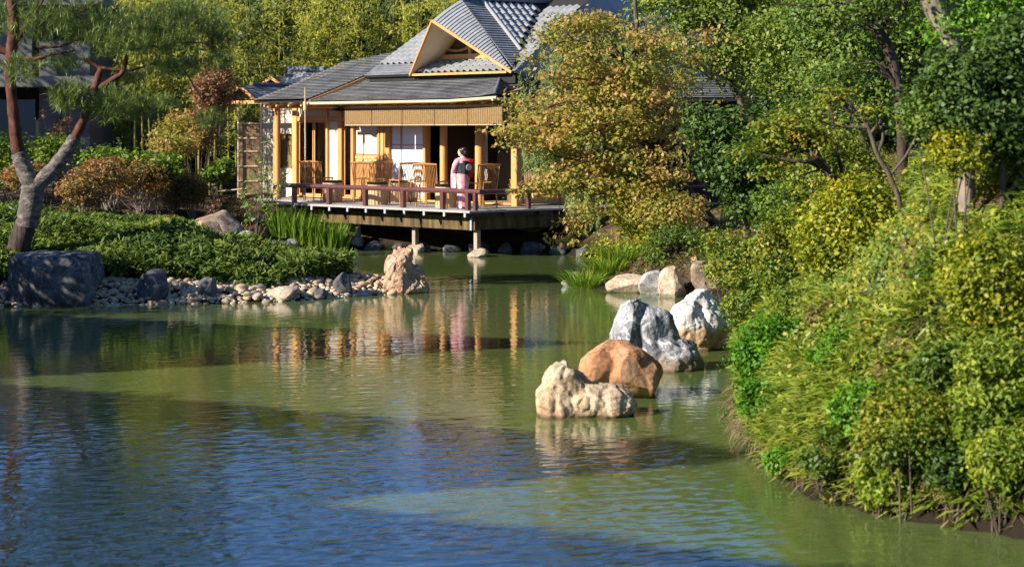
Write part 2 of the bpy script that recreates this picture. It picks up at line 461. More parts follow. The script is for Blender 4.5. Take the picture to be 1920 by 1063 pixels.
def rock_mat(name, cols, scale=3, rough=.85, vein=None, bmp=.6, detail=8, pos=None, low=None):
    """stone with mottled colour, pits and optional pale veins; low: (height, colour) of a water stain"""
    m, nt, b = new_mat(name)
    n = noise_node(nt, scale, detail, .65, dist=.6)
    r = ramp(nt, cols, pos or [.32 + .36 * i / (len(cols) - 1) for i in range(len(cols))])
    nt.links.new(n.outputs['Fac'], r.inputs['Fac']); out = r.outputs['Color']
    if vein:
        w = noise_node(nt, scale * .8, 4, .6, dist=1.6)
        vr = ramp(nt, [(0,0,0),(1,1,1),(0,0,0)], [.46,.5,.54]); nt.links.new(w.outputs['Fac'], vr.inputs['Fac'])
        mx = nt.nodes.new('ShaderNodeMix'); mx.data_type = 'RGBA'
        nt.links.new(vr.outputs['Color'], mx.inputs[0]); nt.links.new(out, mx.inputs[6]); mx.inputs[7].default_value = tuple(vein) + (1,)
        out = mx.outputs[2]
    if low:
        tc = nt.nodes.new('ShaderNodeTexCoord'); sp = nt.nodes.new('ShaderNodeSeparateXYZ'); nt.links.new(tc.outputs['Object'], sp.inputs[0])
        nz = noise_node(nt, 5, 4, .6); ad = nt.nodes.new('ShaderNodeMath'); ad.operation = 'MULTIPLY_ADD'; ad.inputs[1].default_value = -low[2]
        nt.links.new(nz.outputs['Fac'], ad.inputs[0]); nt.links.new(sp.outputs['Z'], ad.inputs[2])
        l = nt.nodes.new('ShaderNodeMapRange'); l.inputs['From Min'].default_value = low[0] - .07; l.inputs['From Max'].default_value = low[0] + .05
        l.inputs['To Min'].default_value = 1; l.inputs['To Max'].default_value = 0
        nt.links.new(ad.outputs[0], l.inputs['Value'])
        mx = nt.nodes.new('ShaderNodeMix'); mx.data_type = 'RGBA'; nt.links.new(l.outputs['Result'], mx.inputs[0])
        nt.links.new(out, mx.inputs[6]); mx.inputs[7].default_value = tuple(low[1]) + (1,); out = mx.outputs[2]
    vo = nt.nodes.new('ShaderNodeTexVoronoi'); vo.feature = 'DISTANCE_TO_EDGE'; vo.inputs['Scale'].default_value = scale * .9
    tv = nt.nodes.new('ShaderNodeTexCoord'); wp = noise_node(nt, scale * 1.5, 5, .7); va = nt.nodes.new('ShaderNodeVectorMath'); va.operation = 'MULTIPLY_ADD'
    va.inputs[1].default_value = (.45, .45, .45); nt.links.new(wp.outputs['Color'], va.inputs[0]); nt.links.new(tv.outputs['Object'], va.inputs[2]); nt.links.new(va.outputs['Vector'], vo.inputs['Vector'])
    cr_ = ramp(nt, [(.45,.42,.40),(1,1,1)], [.0,.035]); nt.links.new(vo.outputs['Distance'], cr_.inputs['Fac'])
    gm = noise_node(nt, scale * 9, 6, .7); gr_ = ramp(nt, [(.62,.60,.58),(1.08,1.08,1.08)], [.35,.62]); nt.links.new(gm.outputs['Fac'], gr_.inputs['Fac'])
    for c_ in (cr_, gr_):
        mm = nt.nodes.new('ShaderNodeMix'); mm.data_type = 'RGBA'; mm.blend_type = 'MULTIPLY'; mm.inputs[0].default_value = 1
        nt.links.new(out, mm.inputs[6]); nt.links.new(c_.outputs['Color'], mm.inputs[7]); out = mm.outputs[2]
    if name in ('cream_stone', 'orange_stone', 'blue_grey_stone', 'white_stone', 'rusty_stone'):      # algae-dark band at the waterline
        tz = nt.nodes.new('ShaderNodeTexCoord'); sz_ = nt.nodes.new('ShaderNodeSeparateXYZ'); nt.links.new(tz.outputs['Object'], sz_.inputs[0])
        wl = nt.nodes.new('ShaderNodeMapRange'); wl.inputs['From Min'].default_value = .012; wl.inputs['From Max'].default_value = .045; wl.inputs['To Min'].default_value = .8; wl.inputs['To Max'].default_value = 0
        nt.links.new(sz_.outputs['Z'], wl.inputs['Value']); mm = nt.nodes.new('ShaderNodeMix'); mm.data_type = 'RGBA'
        nt.links.new(wl.outputs['Result'], mm.inputs[0]); nt.links.new(out, mm.inputs[6]); mm.inputs[7].default_value = (.09,.055,.03,1); out = mm.outputs[2]
    nt.links.new(out, b.inputs['Base Color']); b.inputs['Roughness'].default_value = rough; b.inputs['Specular IOR Level'].default_value = .25
    f = noise_node(nt, scale * 5, 8, .7)
    p = bump(nt, b, n.outputs['Fac'], bmp, .05); bump(nt, b, f.outputs['Fac'], bmp * .8, .02, p)
    return m

m_cream = rock_mat('cream_stone', [(.30,.19,.10),(.58,.43,.27),(.66,.55,.40)], 3.2, low=(.05,(.40,.22,.12),.0))
m_orange = rock_mat('orange_stone', [(.34,.15,.07),(.50,.25,.12),(.54,.35,.20)], 2.4, low=(.05,(.28,.20,.09),.02))
m_blue = rock_mat('blue_grey_stone', [(.11,.11,.118),(.25,.25,.26),(.42,.41,.41)], 2.6, vein=(.66,.66,.65), low=(.12,(.26,.19,.13),.1))
m_whitestone = rock_mat('white_stone', [(.50,.47,.43),(.70,.67,.62),(.78,.75,.70)], 4, low=(.16,(.46,.30,.17),.35))
m_pink = rock_mat('rusty_stone', [(.25,.13,.07),(.50,.32,.20),(.60,.45,.33)], 5)
m_slate = rock_mat('slate_stone', [(.05,.055,.06),(.12,.12,.125),(.22,.21,.19)], 3)
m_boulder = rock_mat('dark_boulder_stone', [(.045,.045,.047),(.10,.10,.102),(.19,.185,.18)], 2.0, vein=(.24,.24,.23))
m_brown = rock_mat('brown_stone', [(.13,.09,.06),(.32,.23,.16),(.48,.40,.31)], 2.5)
m_tan = rock_mat('tan_stone', [(.36,.26,.17),(.55,.43,.31),(.64,.54,.42)], 3)
m_lgrey = rock_mat('light_grey_stone', [(.25,.24,.23),(.45,.43,.40),(.60,.58,.54)], 3.5)

def hero(name, label, px, base_py, lumps, mat, voxel=.02, disp=.03, dscale=4, seed=1, fine=.008, d=None, cat='rock', sink=.12):
    """lumps: (x, y, z, sx, sy, sz, rz, tilt, seed) in metres about the waterline point under px"""
    d = d or H * F / (base_py - YH)
    loc = ((px - 960) / F * d, d, 0)
    parts = []
    for (x, y, z, sx, sy, sz, rz, tl, sd) in lumps:
        V, Fc = rock_verts((sx, sy, sz), sd, 4, 16, .05, (.50, .86), .02)
        parts.append((rot(V, rz, 0, tl) + np.array([x, y, z]), Fc))
    me = union_mesh(name, parts, voxel, mat, disp, dscale, seed, fine=fine, relax=3, facets=30)
    try: me.set_sharp_from_angle(angle=math.radians(24))
    except Exception: pass
    return tag(link(name, me, None, loc), label, cat)

def rock(name, label, pos, size, mat, seed, rz=0, cat='rock', group=None, sub=4, planes=9, cut=(.5, .92), tilt=0, sinkf=.35):
    V, Fc = rock_verts(size, seed, sub, planes + 5, .05, cut, .02)
    V = rot(V, rz, 0, tilt)
    V[:, 2] += size[2] * (1 - sinkf) - size[2] * .35
    me = np_mesh(name, V, [Fc], mat, smooth=True)
    try: me.set_sharp_from_angle(angle=math.radians(28))
    except Exception: pass
    return tag(link(name, me, None, pos), label, cat, group)
# ---------------------------------------------------------------- tea house: frame with u along the pond front (left, away) and v into the house
O2 = np.array([-1.05, 50.0]); UU = np.array([-.672, .741]); VV = np.array([.741, .672])
DZ = 1.163                                                            # deck top above the water
def L(u, v, z=0.0):
    p = O2 + UU * u + VV * v
    return Vector((p[0], p[1], z))
ROT_U = math.atan2(UU[1], UU[0])
MU = Matrix.Rotation(ROT_U, 3, 'Z')                                    # local x -> u ; local y -> -v
def lbox(mb, u0, u1, v0, v1, z0, z1):
    c = L((u0+u1)/2, (v0+v1)/2, (z0+z1)/2)
    return mb.box(c, (abs(u1-u0), abs(v1-v0), abs(z1-z0)), MU)
def part(name, mat, parent, *boxes, bevel=0):
    mb = MB()
    for q in boxes: lbox(mb, *q)
    return mb.build(name, mat, parent, bevel=bevel)

m_hinoki = wood('hinoki_wood', (.50,.235,.065), (.66,.36,.13))
m_hinoki_pale = wood('pale_cedar_wood', (.58,.36,.16), (.70,.47,.24))
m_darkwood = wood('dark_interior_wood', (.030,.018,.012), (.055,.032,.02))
m_chairwood = wood('chair_wood', (.36,.16,.05), (.50,.24,.085), rough=.4)
m_deckwood = wood('weathered_deck_wood', (.26,.235,.215), (.42,.385,.35), stretch=(1.2, 10, 10), rough=.8)
m_rail = wood('maroon_rail_wood', (.085,.028,.026), (.135,.05,.047), stretch=(1,8,8), rough=.38, spec=.5, rnd=.05)
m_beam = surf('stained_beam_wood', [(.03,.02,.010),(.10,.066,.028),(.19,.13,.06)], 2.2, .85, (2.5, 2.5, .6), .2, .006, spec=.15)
m_postwood = wood('grey_post_wood', (.30,.22,.16), (.42,.33,.25), rough=.8)
m_plaster = surf('cream_plaster', [(.60,.49,.36),(.66,.56,.43)], 6, .9, bmp=.1, spec=.1)
m_soffit = surf('pale_soffit', [(.66,.52,.34),(.74,.61,.43)], 3, .85, bmp=.05)
m_paper = surf('white_paper', [(.78,.77,.76),(.84,.83,.82)], 9, .9, bmp=.05, spec=.1)
m_tileflat = surf('grey_flat_tile', [(.115,.115,.118),(.20,.20,.205),(.28,.28,.283)], 1.6, .42, (1, 1, 1), .15, .004, spec=.5, rnd=.12)
m_tilesil = surf('silver_roof_tile', [(.28,.278,.275),(.37,.367,.362)], 5, .33, bmp=.1, bdist=.003, spec=.6, rnd=.12)
m_ridge = surf('ridge_tile', [(.09,.10,.12),(.15,.16,.18)], 4, .4, bmp=.1, spec=.5)
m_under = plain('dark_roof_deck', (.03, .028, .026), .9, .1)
m_bamboo_pole = surf('dry_bamboo', [(.50,.38,.20),(.66,.53,.32)], 3, .45, (6, 6, .7), .05, .003, rnd=.1)
m_conc = surf('grey_concrete', [(.14,.14,.135),(.22,.22,.21)], 2, .9, bmp=.1)  # mottled mid-grey concrete
m_cap = plain('pale_joist_cap', (.42, .42, .42), .5)
m_black = plain('black_lacquer', (.012, .012, .013), .25, .5)
m_tatami = surf('tatami_mat', [(.30,.25,.13),(.38,.32,.18)], 8, .9, (1, 20, 1))
# window glass: dark room mirrored
m, nt, b = new_mat('window_glass')
b.inputs['Base Color'].default_value = (.9, .95, .95, 1); b.inputs['Roughness'].default_value = .02
b.inputs['Transmission Weight'].default_value = 1.0; b.inputs['IOR'].default_value = 1.45
m_glass = m
# sudare: fine split-bamboo slats and stitching
m, nt, b = new_mat('split_bamboo_blind')
tc = nt.nodes.new('ShaderNodeTexCoord'); wv = nt.nodes.new('ShaderNodeTexWave'); wv.bands_direction = 'Z'
wv.inputs['Scale'].default_value = 22; wv.inputs['Distortion'].default_value = .4; wv.inputs['Detail'].default_value = 2
nt.links.new(tc.outputs['Object'], wv.inputs['Vector'])
nn = noise_node(nt, 6, 4, .6, stretch=(14, 14, 2))
r = ramp(nt, [(.14,.08,.026),(.44,.28,.10)]); nt.links.new(wv.outputs['Fac'], r.inputs['Fac'])
r2 = ramp(nt, [(.62,.6,.55),(1.1,1.05,1)], [.3,.7]); nt.links.new(nn.outputs['Fac'], r2.inputs['Fac'])
mx = nt.nodes.new('ShaderNodeMix'); mx.data_type = 'RGBA'; mx.blend_type = 'MULTIPLY'; mx.inputs[0].default_value = 1
nt.links.new(r.outputs['Color'], mx.inputs[6]); nt.links.new(r2.outputs['Color'], mx.inputs[7])
st = nt.nodes.new('ShaderNodeTexWave'); st.bands_direction = 'X'; st.inputs['Scale'].default_value = 3.6; st.inputs['Distortion'].default_value = .6
nt.links.new(tc.outputs['Object'], st.inputs['Vector'])
sr = ramp(nt, [(.45,.42,.38),(1,1,1)], [.0,.35]); nt.links.new(st.outputs['Fac'], sr.inputs['Fac'])
m3 = nt.nodes.new('ShaderNodeMix'); m3.data_type = 'RGBA'; m3.blend_type = 'MULTIPLY'; m3.inputs[0].default_value = 1
nt.links.new(mx.outputs[2], m3.inputs[6]); nt.links.new(sr.outputs['Color'], m3.inputs[7]); nt.links.new(m3.outputs[2], b.inputs['Base Color'])
b.inputs['Roughness'].default_value = .7; bump(nt, b, wv.outputs['Fac'], .6, .01)
m_blind = m

house = thing('tea_house', 'wooden tea house with grey tiled roofs standing over the pond', 'tea house', L(4, 3.2, DZ))
HL = Vector(house.location)
def hpart(name, mb, mat, parent=house, **k):
    o = mb.build(name, mat, parent, **k)
    if parent == house: o.location = -HL
    return o
def hbox(name, mat, *boxes, bevel=0, parent=house):
    mb = MB()
    for q in boxes: lbox(mb, *q)
    return hpart(name, mb, mat, parent, bevel=bevel)
def round_post(name, u, v, r, z0, z1, mat=m_hinoki):
    mb = MB(); c = L(u, v, 0); mb.tube([(c.x, c.y, z0), (c.x, c.y, z1)], [r, r], 12)
    return hpart(name, mb, mat, smooth=True)

ZE = 3.96
Z2 = DZ + .02
# floor, room and ceiling
hbox('floor', m_tatami, (1.5, 11.4, 3.02, 9.0, DZ - .12, DZ + .03))
hbox('foundation_wall', m_conc, (1.3, 11.4, 3.35, 3.6, -.3, DZ - .13), (1.3, 1.55, 3.61, 13, -.3, DZ - .13))
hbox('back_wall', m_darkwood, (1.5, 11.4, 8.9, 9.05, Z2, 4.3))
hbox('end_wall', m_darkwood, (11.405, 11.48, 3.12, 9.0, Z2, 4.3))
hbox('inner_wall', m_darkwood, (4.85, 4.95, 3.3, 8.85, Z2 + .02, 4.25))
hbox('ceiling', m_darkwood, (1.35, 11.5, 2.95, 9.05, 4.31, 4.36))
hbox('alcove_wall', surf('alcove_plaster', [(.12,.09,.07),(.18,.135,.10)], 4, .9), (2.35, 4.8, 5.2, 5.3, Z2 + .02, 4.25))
# wall openings along the front (v = 3.0)
hbox('lintel', m_hinoki, (1.55, 11.35, 2.93, 3.07, 3.42, 3.56))
hbox('sill', m_hinoki, (1.55, 11.35, 2.92, 3.08, DZ + .031, DZ + .075))
hbox('transom_wall', m_plaster, (1.62, 11.3, 2.97, 3.03, 3.562, 4.3))
for u, r, v in ((4.36, .105, 2.86), (2.88, .125, 2.86)):
    round_post('pillar', u, v, r, DZ, 3.9)
hbox('corner_pillar', m_hinoki, (1.44, 1.66, 2.88, 3.1, DZ, 4.0), bevel=.01)
for u0, u1 in ((5.2, 5.31), (6.80, 7.0), (7.04, 7.18), (7.22, 7.34), (8.43, 8.55), (8.98, 9.16), (9.66, 9.74), (11.18, 11.40)):
    hbox('post', m_hinoki, (u0, u1, 2.9, 3.1, DZ + .01, 3.93), bevel=.008)
# white sliding screens
for u0, u1 in ((5.32, 6.34), (6.345, 6.795)):
    fr = hbox('paper_screen', m_paper, (u0 + .03, u1 - .03, 3.0, 3.02, DZ + .11, 3.40))
    e = (u0, u1)
    for (a, c_, z0, z1) in ((u0, u0 + .03, DZ + .08, 3.415), (u1 - .03, u1, DZ + .08, 3.415), (u0 + .031, u1 - .031, 2.735, 2.76), (u0 + .031, u1 - .031, DZ + .08, DZ + .11)):
        q = hbox('screen_frame', m_hinoki, (a, c_, 2.985, 3.035, z0, z1), parent=fr)
# cream panel with a wave-carved board under it
hbox('plaster_panel', m_plaster, (7.36, 8.42, 3.0, 3.05, 2.48, 3.41))
pb = hbox('carved_board', m_hinoki, (7.36, 8.42, 2.98, 3.02, 2.2, 2.46))
for k in range(5):
    for j in range(2):
        hbox('carved_wave', m_hinoki_pale, (7.44 + k*.2 + .08*(j % 2), 7.58 + k*.2 + .08*(j % 2), 2.965, 2.979, 2.25 + j*.1, 2.31 + j*.1), parent=pb, bevel=.006)
hbox('lower_panel', m_hinoki, (7.36, 8.42, 2.99, 3.05, DZ + .08, 2.19))
hbox('plaster_strip', m_plaster, (9.165, 9.655, 2.98, 3.04, DZ + .08, 3.41))
# glass doors
for u0, u1 in ((8.56, 8.97), (9.75, 10.42), (10.46, 11.17)):
    g = hbox('glass_door', m_glass, (u0 + .04, u1 - .04, 3.015, 3.025, DZ + .13, 3.38))
    for (a, c_, z0, z1) in ((u0, u0+.04, DZ + .08, 3.415), (u1-.04, u1, DZ + .08, 3.415), (u0+.041, u1-.041, DZ + .08, DZ + .13), (u0+.041, u1-.041, 3.38, 3.415)):
        hbox('door_frame', m_hinoki, (a, c_, 2.995, 3.045, z0, z1), parent=g)
hbox('roller_shade', m_plaster, (9.8, 10.4, 3.12, 3.14, 2.4, 3.4))
# right front: glazing with low wooden boards, going back from the corner
hbox('lintel', m_hinoki, (1.48, 1.62, 3.12, 12, 3.42, 3.56)); hbox('transom_wall', m_plaster, (1.52, 1.58, 3.12, 12, 3.562, 4.3))
for k, v in enumerate((3.12, 4.6, 6.1, 7.6, 9.1, 10.6)):
    if k: hbox('post', m_hinoki, (1.47, 1.63, v - .07, v + .07, DZ + .01, 3.93), bevel=.008)
    g = hbox('glass_door', m_glass, (1.545, 1.555, v + .12, v + 1.36, DZ + .62, 3.38))
    for (a, c_, z0, z1) in ((v + .08, v + .12, DZ + .05, 3.41), (v + 1.36, v + 1.4, DZ + .05, 3.41), (v + .121, v + 1.359, DZ + .05, DZ + .2), (v + .121, v + 1.359, DZ + .5, DZ + .62)):
        hbox('door_frame', m_hinoki, (1.52, 1.58, a, c_, z0, z1), parent=g)
    g2 = hbox('low_glass', m_glass, (1.545, 1.555, v + .125, v + 1.355, DZ + .205, DZ + .495), parent=g)

# eave beams, rafters, gutter
mb = MB(); a, c_ = L(.75, 2.0, 3.86), L(11.3, 2.0, 3.86); mb.tube([a, c_], [.07, .07], 10); hpart('eave_beam', mb, m_hinoki, smooth=True)
for k in range(17):
    u = 1.3 + k * .60
    mb = MB(); mb.tube([L(u, 1.54, ZE - .10), L(u, 3.0, ZE + .30)], [.032, .032], 8); hpart('rafter', mb, m_hinoki_pale, smooth=True)
mb = MB(); mb.tube([L(.55, 1.40, ZE + .02), L(2.4, 1.40, ZE - .045), L(8.75, 1.40, ZE - .05)], [.045]*3, 10); hpart('bamboo_gutter', mb, m_bamboo_pole, smooth=True)
mb = MB(); mb.tube([L(.62, 1.3, ZE - .02), L(.62, 12, ZE - .05)], [.04]*2, 10); hpart('bamboo_gutter', mb, m_bamboo_pole, smooth=True)
for k in range(9):
    v = 3.3 + k * .9
    mb = MB(); mb.tube([L(.78, v, ZE - .09), L(2.0, v, ZE + .26)], [.03]*2, 8); hpart('rafter', mb, m_hinoki_pale, smooth=True)
mb = MB(); mb.slab([L(.76,1.51,ZE-.05), L(8.56,1.51,ZE-.05), L(8.56,3.5,ZE+.52), L(2.75,3.5,ZE+.52)], (0,0,-.02)); hpart('eave_boards', mb, m_hinoki)
mb = MB(); mb.slab([L(8.62,1.5,ZE-.0), L(11.2,1.5,ZE-.0), L(11.2,3.5,ZE+.60), L(8.62,3.5,ZE+.60)], (0,0,-.02)); hpart('eave_boards', mb, m_hinoki)

# ---- roofs: overlapping courses of flat tile, each course its own piece
def courses(roof, fn, n, t=.048, mat=m_tileflat, name='tile_course', t0=0., t1=1.):
    for i in range(n):
        ta = t0 + (t1 - t0) * i / n; tb = t0 + (t1 - t0) * min(1, (i + 1.12) / n)
        A = [Vector(p) for p in fn(ta)]; B = [Vector(p) for p in fn(tb)]
        k = len(A)
        nrm = (A[-1] - A[0]).cross(B[k//2] - A[k//2]).normalized()
        if nrm.z < 0: nrm = -nrm
        V = [tuple(p + nrm * t) for p in A] + [tuple(p + nrm * .006) for p in B] + [tuple(p + nrm * (t - .014)) for p in A] + [tuple(p - nrm * .004) for p in B]
        fs = [(j, j+1, k+j+1, k+j) for j in range(k-1)] + [(2*k+j, 2*k+j+1, j+1, j) for j in range(k-1)]
        fs += [(3*k+j, 3*k+j+1, 2*k+j+1, 2*k+j) for j in range(k-1)] + [(2*k, 0, k, 3*k), (k-1, 3*k-1, 4*k-1, 2*k-1)]
        mb = MB().add(V, fs)
        o = mb.build(name, mat, roof); 
def under(name, poly, th=.05, mat=m_under):
    mb = MB(); mb.slab([Vector(p) for p in poly], (0, 0, -th)); return hpart(name, mb, mat)

def r1(t):
    out = []
    for s in np.linspace(0, 1, 14):
        u = (.7 + 2.1*t) * (1 - s) + 8.6 * s; v = 1.45 + 2.1*t
        z = ZE + .66*(.82*t + .18*t*t) + .10*math.exp(-(u - .7 - 2.1*t)/.7)*(1 - t)
        out.append(L(u, v, z))
    return out
def r1b(t):
    out = []
    for s in np.linspace(0, 1, 14):
        v = (1.45 + 2.1*t) * (1 - s) + 13.5 * s; u = .7 + 2.1*t
        z = ZE + .66*(.82*t + .18*t*t) + .10*math.exp(-(v - 1.45 - 2.1*t)/.7)*(1 - t)
        out.append(L(u, v, z))
    return out
ro = under('front_roof', [L(.74,1.49,ZE-.02), L(8.57,1.49,ZE-.02), L(8.57,3.5,ZE+.555), L(2.75,3.5,ZE+.555)], .012); courses(ro, r1, 15)
ro = under('side_roof', [L(.74,1.49,ZE-.02), L(2.75,3.5,ZE+.555), L(2.75,13.4,ZE+.555), L(.74,13.4,ZE-.02)], .04); courses(ro, r1b, 15)
# hip cap
mb = MB(); mb.tube([r1(t)[0] + Vector((0, 0, .03)) for t in np.linspace(.02, 1, 8)], [.045]*8, 8); hpart('hip_cap', mb, m_ridge, smooth=True)
# left pent roof, higher, its verge board showing over the front roof
def r2(t):
    v = 1.45 + 4.0*t; z = ZE + .07 + 1.26*t + .22*t*t
    ul = 11.25 + .0*t
    if t > .80: ul = 11.25 - 1.9*(t - .80)/.2
    return [L(u, v, z) for u in np.linspace(8.6, ul, 8)]
ro = under('pent_roof', [L(8.64,1.48,ZE+.02), L(11.2,1.48,ZE+.02), L(11.2,4.6,5.02), L(9.4,5.4,5.34), L(8.64,5.4,5.34)], .03); courses(ro, r2, 29)
def verge(name, u, th=.09):
    mb = MB()
    P = [r2(t)[0 if u < 9 else -1] for t in np.linspace(0, .8 if u > 9 else .98, 9)]
    for p, q in zip(P[:-1], P[1:]): mb.bar(p + Vector((0, 0, -.05)), q + Vector((0, 0, -.05)), .035, th)
    return hpart(name, mb, m_hinoki)
o = verge('verge_board', 8.6); o.location += L(-.06, 0, 0) - L(0, 0, 0); o = verge('verge_board', 11.25); o.location += L(.03, 0, 0) - L(0, 0, 0)

# main roof: broad slope towards the pond, pitch 1 : 1.6, with a big gable standing out of it
V0, Z0, RUN = 3.0, 4.70, 1.6
def rm(u, h): return L(u, V0 + RUN*h, Z0 + h)
GU, GH, GF = 3.84, 2.1, 1.05                                          # gable axis, half width, run per rise of its slopes
main = under('main_roof', [rm(1.62,0.02), rm(8.0,.02), rm(7.9,2.6), rm(2.4,2.6)], .06)
hbox('roof_shadow_board', m_under, (1.75, 7.95, 3.12, 3.3, 4.4, 4.69))  # dark strip standing in for the shade beneath the main eave
mb = MB(); mb.slab([rm(1.62,.02), rm(2.4,2.6), L(2.4,12,Z0+2.6), L(1.62,12,Z0)], (0,0,-.05)); hpart('roof_end', mb, m_tileflat)
mb = MB(); mb.slab([rm(8.02,0), rm(7.92,2.6), L(7.92,11,Z0+2.6), L(8.02,11,Z0)], (.0,0,-.05)); hpart('roof_end', mb, m_tileflat)
def gl(h): return GU + max(0, GH - GF*h)                              # where the gable meets the main slope, left and right
def gr(h): return GU - max(0, GH - GF*h)
courses(main, lambda t: [rm(u, .33*t) for u in np.linspace(gl(.33*t) + .02, 8.03, 6)], 5, .03)
courses(main, lambda t: [rm(u, .26*t) for u in np.linspace(1.62 + .08*t, gr(.26*t), 3)], 4, .03)

# wave tile: one S-shaped tile, hung in rows
TW, TL = .265, .25
def wave_tile(w, l):
    n = 8; prof = [(-w/2 + w*1.06*i/n, .042*math.sin(2*math.pi*i/n*.98 - .3) + .01) for i in range(n + 1)]
    V = [(x, -l/2, z + .038) for x, z in prof] + [(x, l*.56, z + .004) for x, z in prof] + [(x, -l/2, z - .005) for x, z in prof]
    k = n + 1
    fs = [(j, j+1, k+j+1, k+j) for j in range(n)] + [(2*k+j, 2*k+j+1, j+1, j) for j in range(n)]
    mb = MB().add(V, fs)
    return mb.mesh('tile', m_tilesil, smooth=True)
tile_me = wave_tile(TW, TL)
def lay(roof, pos, right, up):
    right = right.normalized(); up = up.normalized(); nrm = right.cross(up)
    if nrm.z < 0: right = -right; nrm = -nrm
    M = Matrix((right, up, nrm)).transposed().to_4x4(); M.translation = pos - HL
    o = bpy.data.objects.new('tile', tile_me); COL.objects.link(o); o.parent = roof
    M.translation = pos
    o.matrix_parent_inverse = Matrix.Identity(4); o.matrix_local = M
    return o
upm = (rm(5, 1) - rm(5, 0)); rgm = L(0, 0, 0) - L(1, 0, 0)
sl = math.hypot(1, RUN)
h = .40
while h < 2.5:
    u = 7.98 - .05*h - TW/2
    while u > gl(h) - .05 and u > GU + .1:
        lay(main, rm(u, h) + Vector((0, 0, .02)), rgm, upm); u -= TW
    h += TL / sl
h = .32
while h < 1.9:
    u = 1.75 + .30*h
    while u < gr(h) + .05 - TW*.3:
        lay(main, rm(u, h) + Vector((0, 0, .02)), rgm, upm); u += TW
    h += TL / sl
for j in range(3):                                                     # tiles in the recess under the gable
    h = .10 + j * TL / sl
    u = gr(0) + .35 + j*.12
    while u < gl(0) - .3 - j*.1:
        lay(main, rm(u, h) + Vector((0, 0, .02)), rgm, upm); u += TW
hbox('recess_sill', m_hinoki, (1.9, 5.8, 2.93, 2.985, 4.66, 4.72))

# gable slopes
TIP = L(GU, 2.05, 6.10); QQ = L(GU, 3.06, 6.69); RR = L(GU - GH, 3.0, 4.70); LL = L(GU + GH, 3.0, 4.70); VA = L(GU, 6.2, 6.70)
gable = under('gable_roof', [QQ, RR, VA], .05)
mb = MB(); mb.slab([QQ, VA, LL], (0, 0, -.05)); hpart('gable_slope', mb, m_tileflat)
def lerp(a, b, t): return a * (1 - t) + b * t
bul = Vector((-.1, -.12, .14))
def mino(t):
    a, c_ = lerp(RR, TIP, t), lerp(RR, QQ, t)
    return [lerp(a, c_, s) + Vector((0, 0, 1)) * (.035 * t * 4 * s * (1 - s)) for s in np.linspace(0, 1, 6)]
courses(gable, mino, 28, .030, m_tilesil)
def minol(t):
    a, c_ = lerp(LL, TIP, t), lerp(LL, QQ, t)
    return [lerp(a, c_, s) + Vector((0, 0, .01)) for s in np.linspace(0, 1, 3)]
courses(gable, minol, 12, .02, m_tilesil)
def gs(u, v):                                                         # point on the right gable slope
    return L(u, v, 6.69 - (GU - u) / GF * .95)
def val(u): return V0 + RUN * ((u - (GU - GH)) / GF)                  # v of the valley at u
courses(gable, lambda t: [gs(1.76 + 2.08*t, v) for v in np.linspace(3.02, min(3.72, max(3.03, val(1.76 + 2.08*t) - .03)), 3)], 28, .030)
P = [gs(2.25, 3.78) + Vector((0,0,.05)), gs(GU, 3.78) + Vector((0,0,.05))]
mb = MB(); mb.tube(P, [.055, .055], 8); hpart('verge_cap', mb, m_tilesil, smooth=True)
ups = gs(3, 5) - gs(2, 5); rgs = VV3 = L(0, 1, 0) - L(0, 0, 0)
u = 2.35; su = ups.length
while u < 3.8:
    v = 3.98
    while v < val(u) - .08:
        lay(gable, gs(u, v) + Vector((0, 0, .03)), rgs, ups); v += TW
    u += TL / su
mb = MB(); mb.tube([L(GU, 3.0, 6.76), L(GU, 6.3, 6.80)], [.10, .10], 8); hpart('ridge', mb, m_ridge, smooth=True)
# main ridge, above the picture
mb = MB(); mb.box(rm(5.1, 2.72), (5.4, .3, .3), MU); hpart('ridge', mb, m_ridge, bevel=.05)
# soffit, barge boards, recessed gable wall with beams
mb = MB(); mb.slab([LL + Vector((0,0,-.03)), TIP + Vector((0,0,-.03)), QQ + Vector((0,0,-.06)), L(GU, 3.95, 6.6), L(GU + GH - .35, 3.95, 4.98)], (0, 0, -.012)); hpart('soffit', mb, m_soffit)
mb = MB(); mb.slab([RR + Vector((0,0,-.03)), TIP + Vector((0,0,-.03)), QQ + Vector((0,0,-.06)), L(GU, 3.95, 6.6), L(GU - GH + .35, 3.95, 4.98)], (0, 0, -.012)); hpart('soffit', mb, m_soffit)
for E_ in (LL, RR):
    mb = MB(); mb.bar(E_ + Vector((0, 0, -.02)), TIP + Vector((0, 0, -.02)), .05, .075); o = hpart('barge_board', mb, m_hinoki)
    o.location += L(0, -.03, 0) - L(0, 0, 0)
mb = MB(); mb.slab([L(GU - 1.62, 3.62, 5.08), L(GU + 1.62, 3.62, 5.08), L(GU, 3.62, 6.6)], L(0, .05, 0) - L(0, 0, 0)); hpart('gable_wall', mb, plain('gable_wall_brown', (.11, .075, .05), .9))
hbox('tie_beam', m_hinoki, (GU - 1.62, GU + 1.62, 3.50, 3.61, 5.11, 5.24))
hbox('king_post', m_hinoki, (4.0, 4.11, 3.52, 3.61, 5.241, 5.75))
mb = MB(); mb.tube([L(4.62 + .62*math.cos(a_), 3.56, 5.60 - .26*math.sin(a_)) for a_ in np.linspace(.1, 2.9, 12)], [.04]*12, 8); hpart('curved_beam', mb, m_hinoki, smooth=True)
for s in (1, -1):
    mb = MB(); mb.bar(L(GU + s*1.5, 3.56, 5.15), L(GU, 3.56, 6.55), .06, .13); hpart('inner_rafter', mb, m_hinoki)

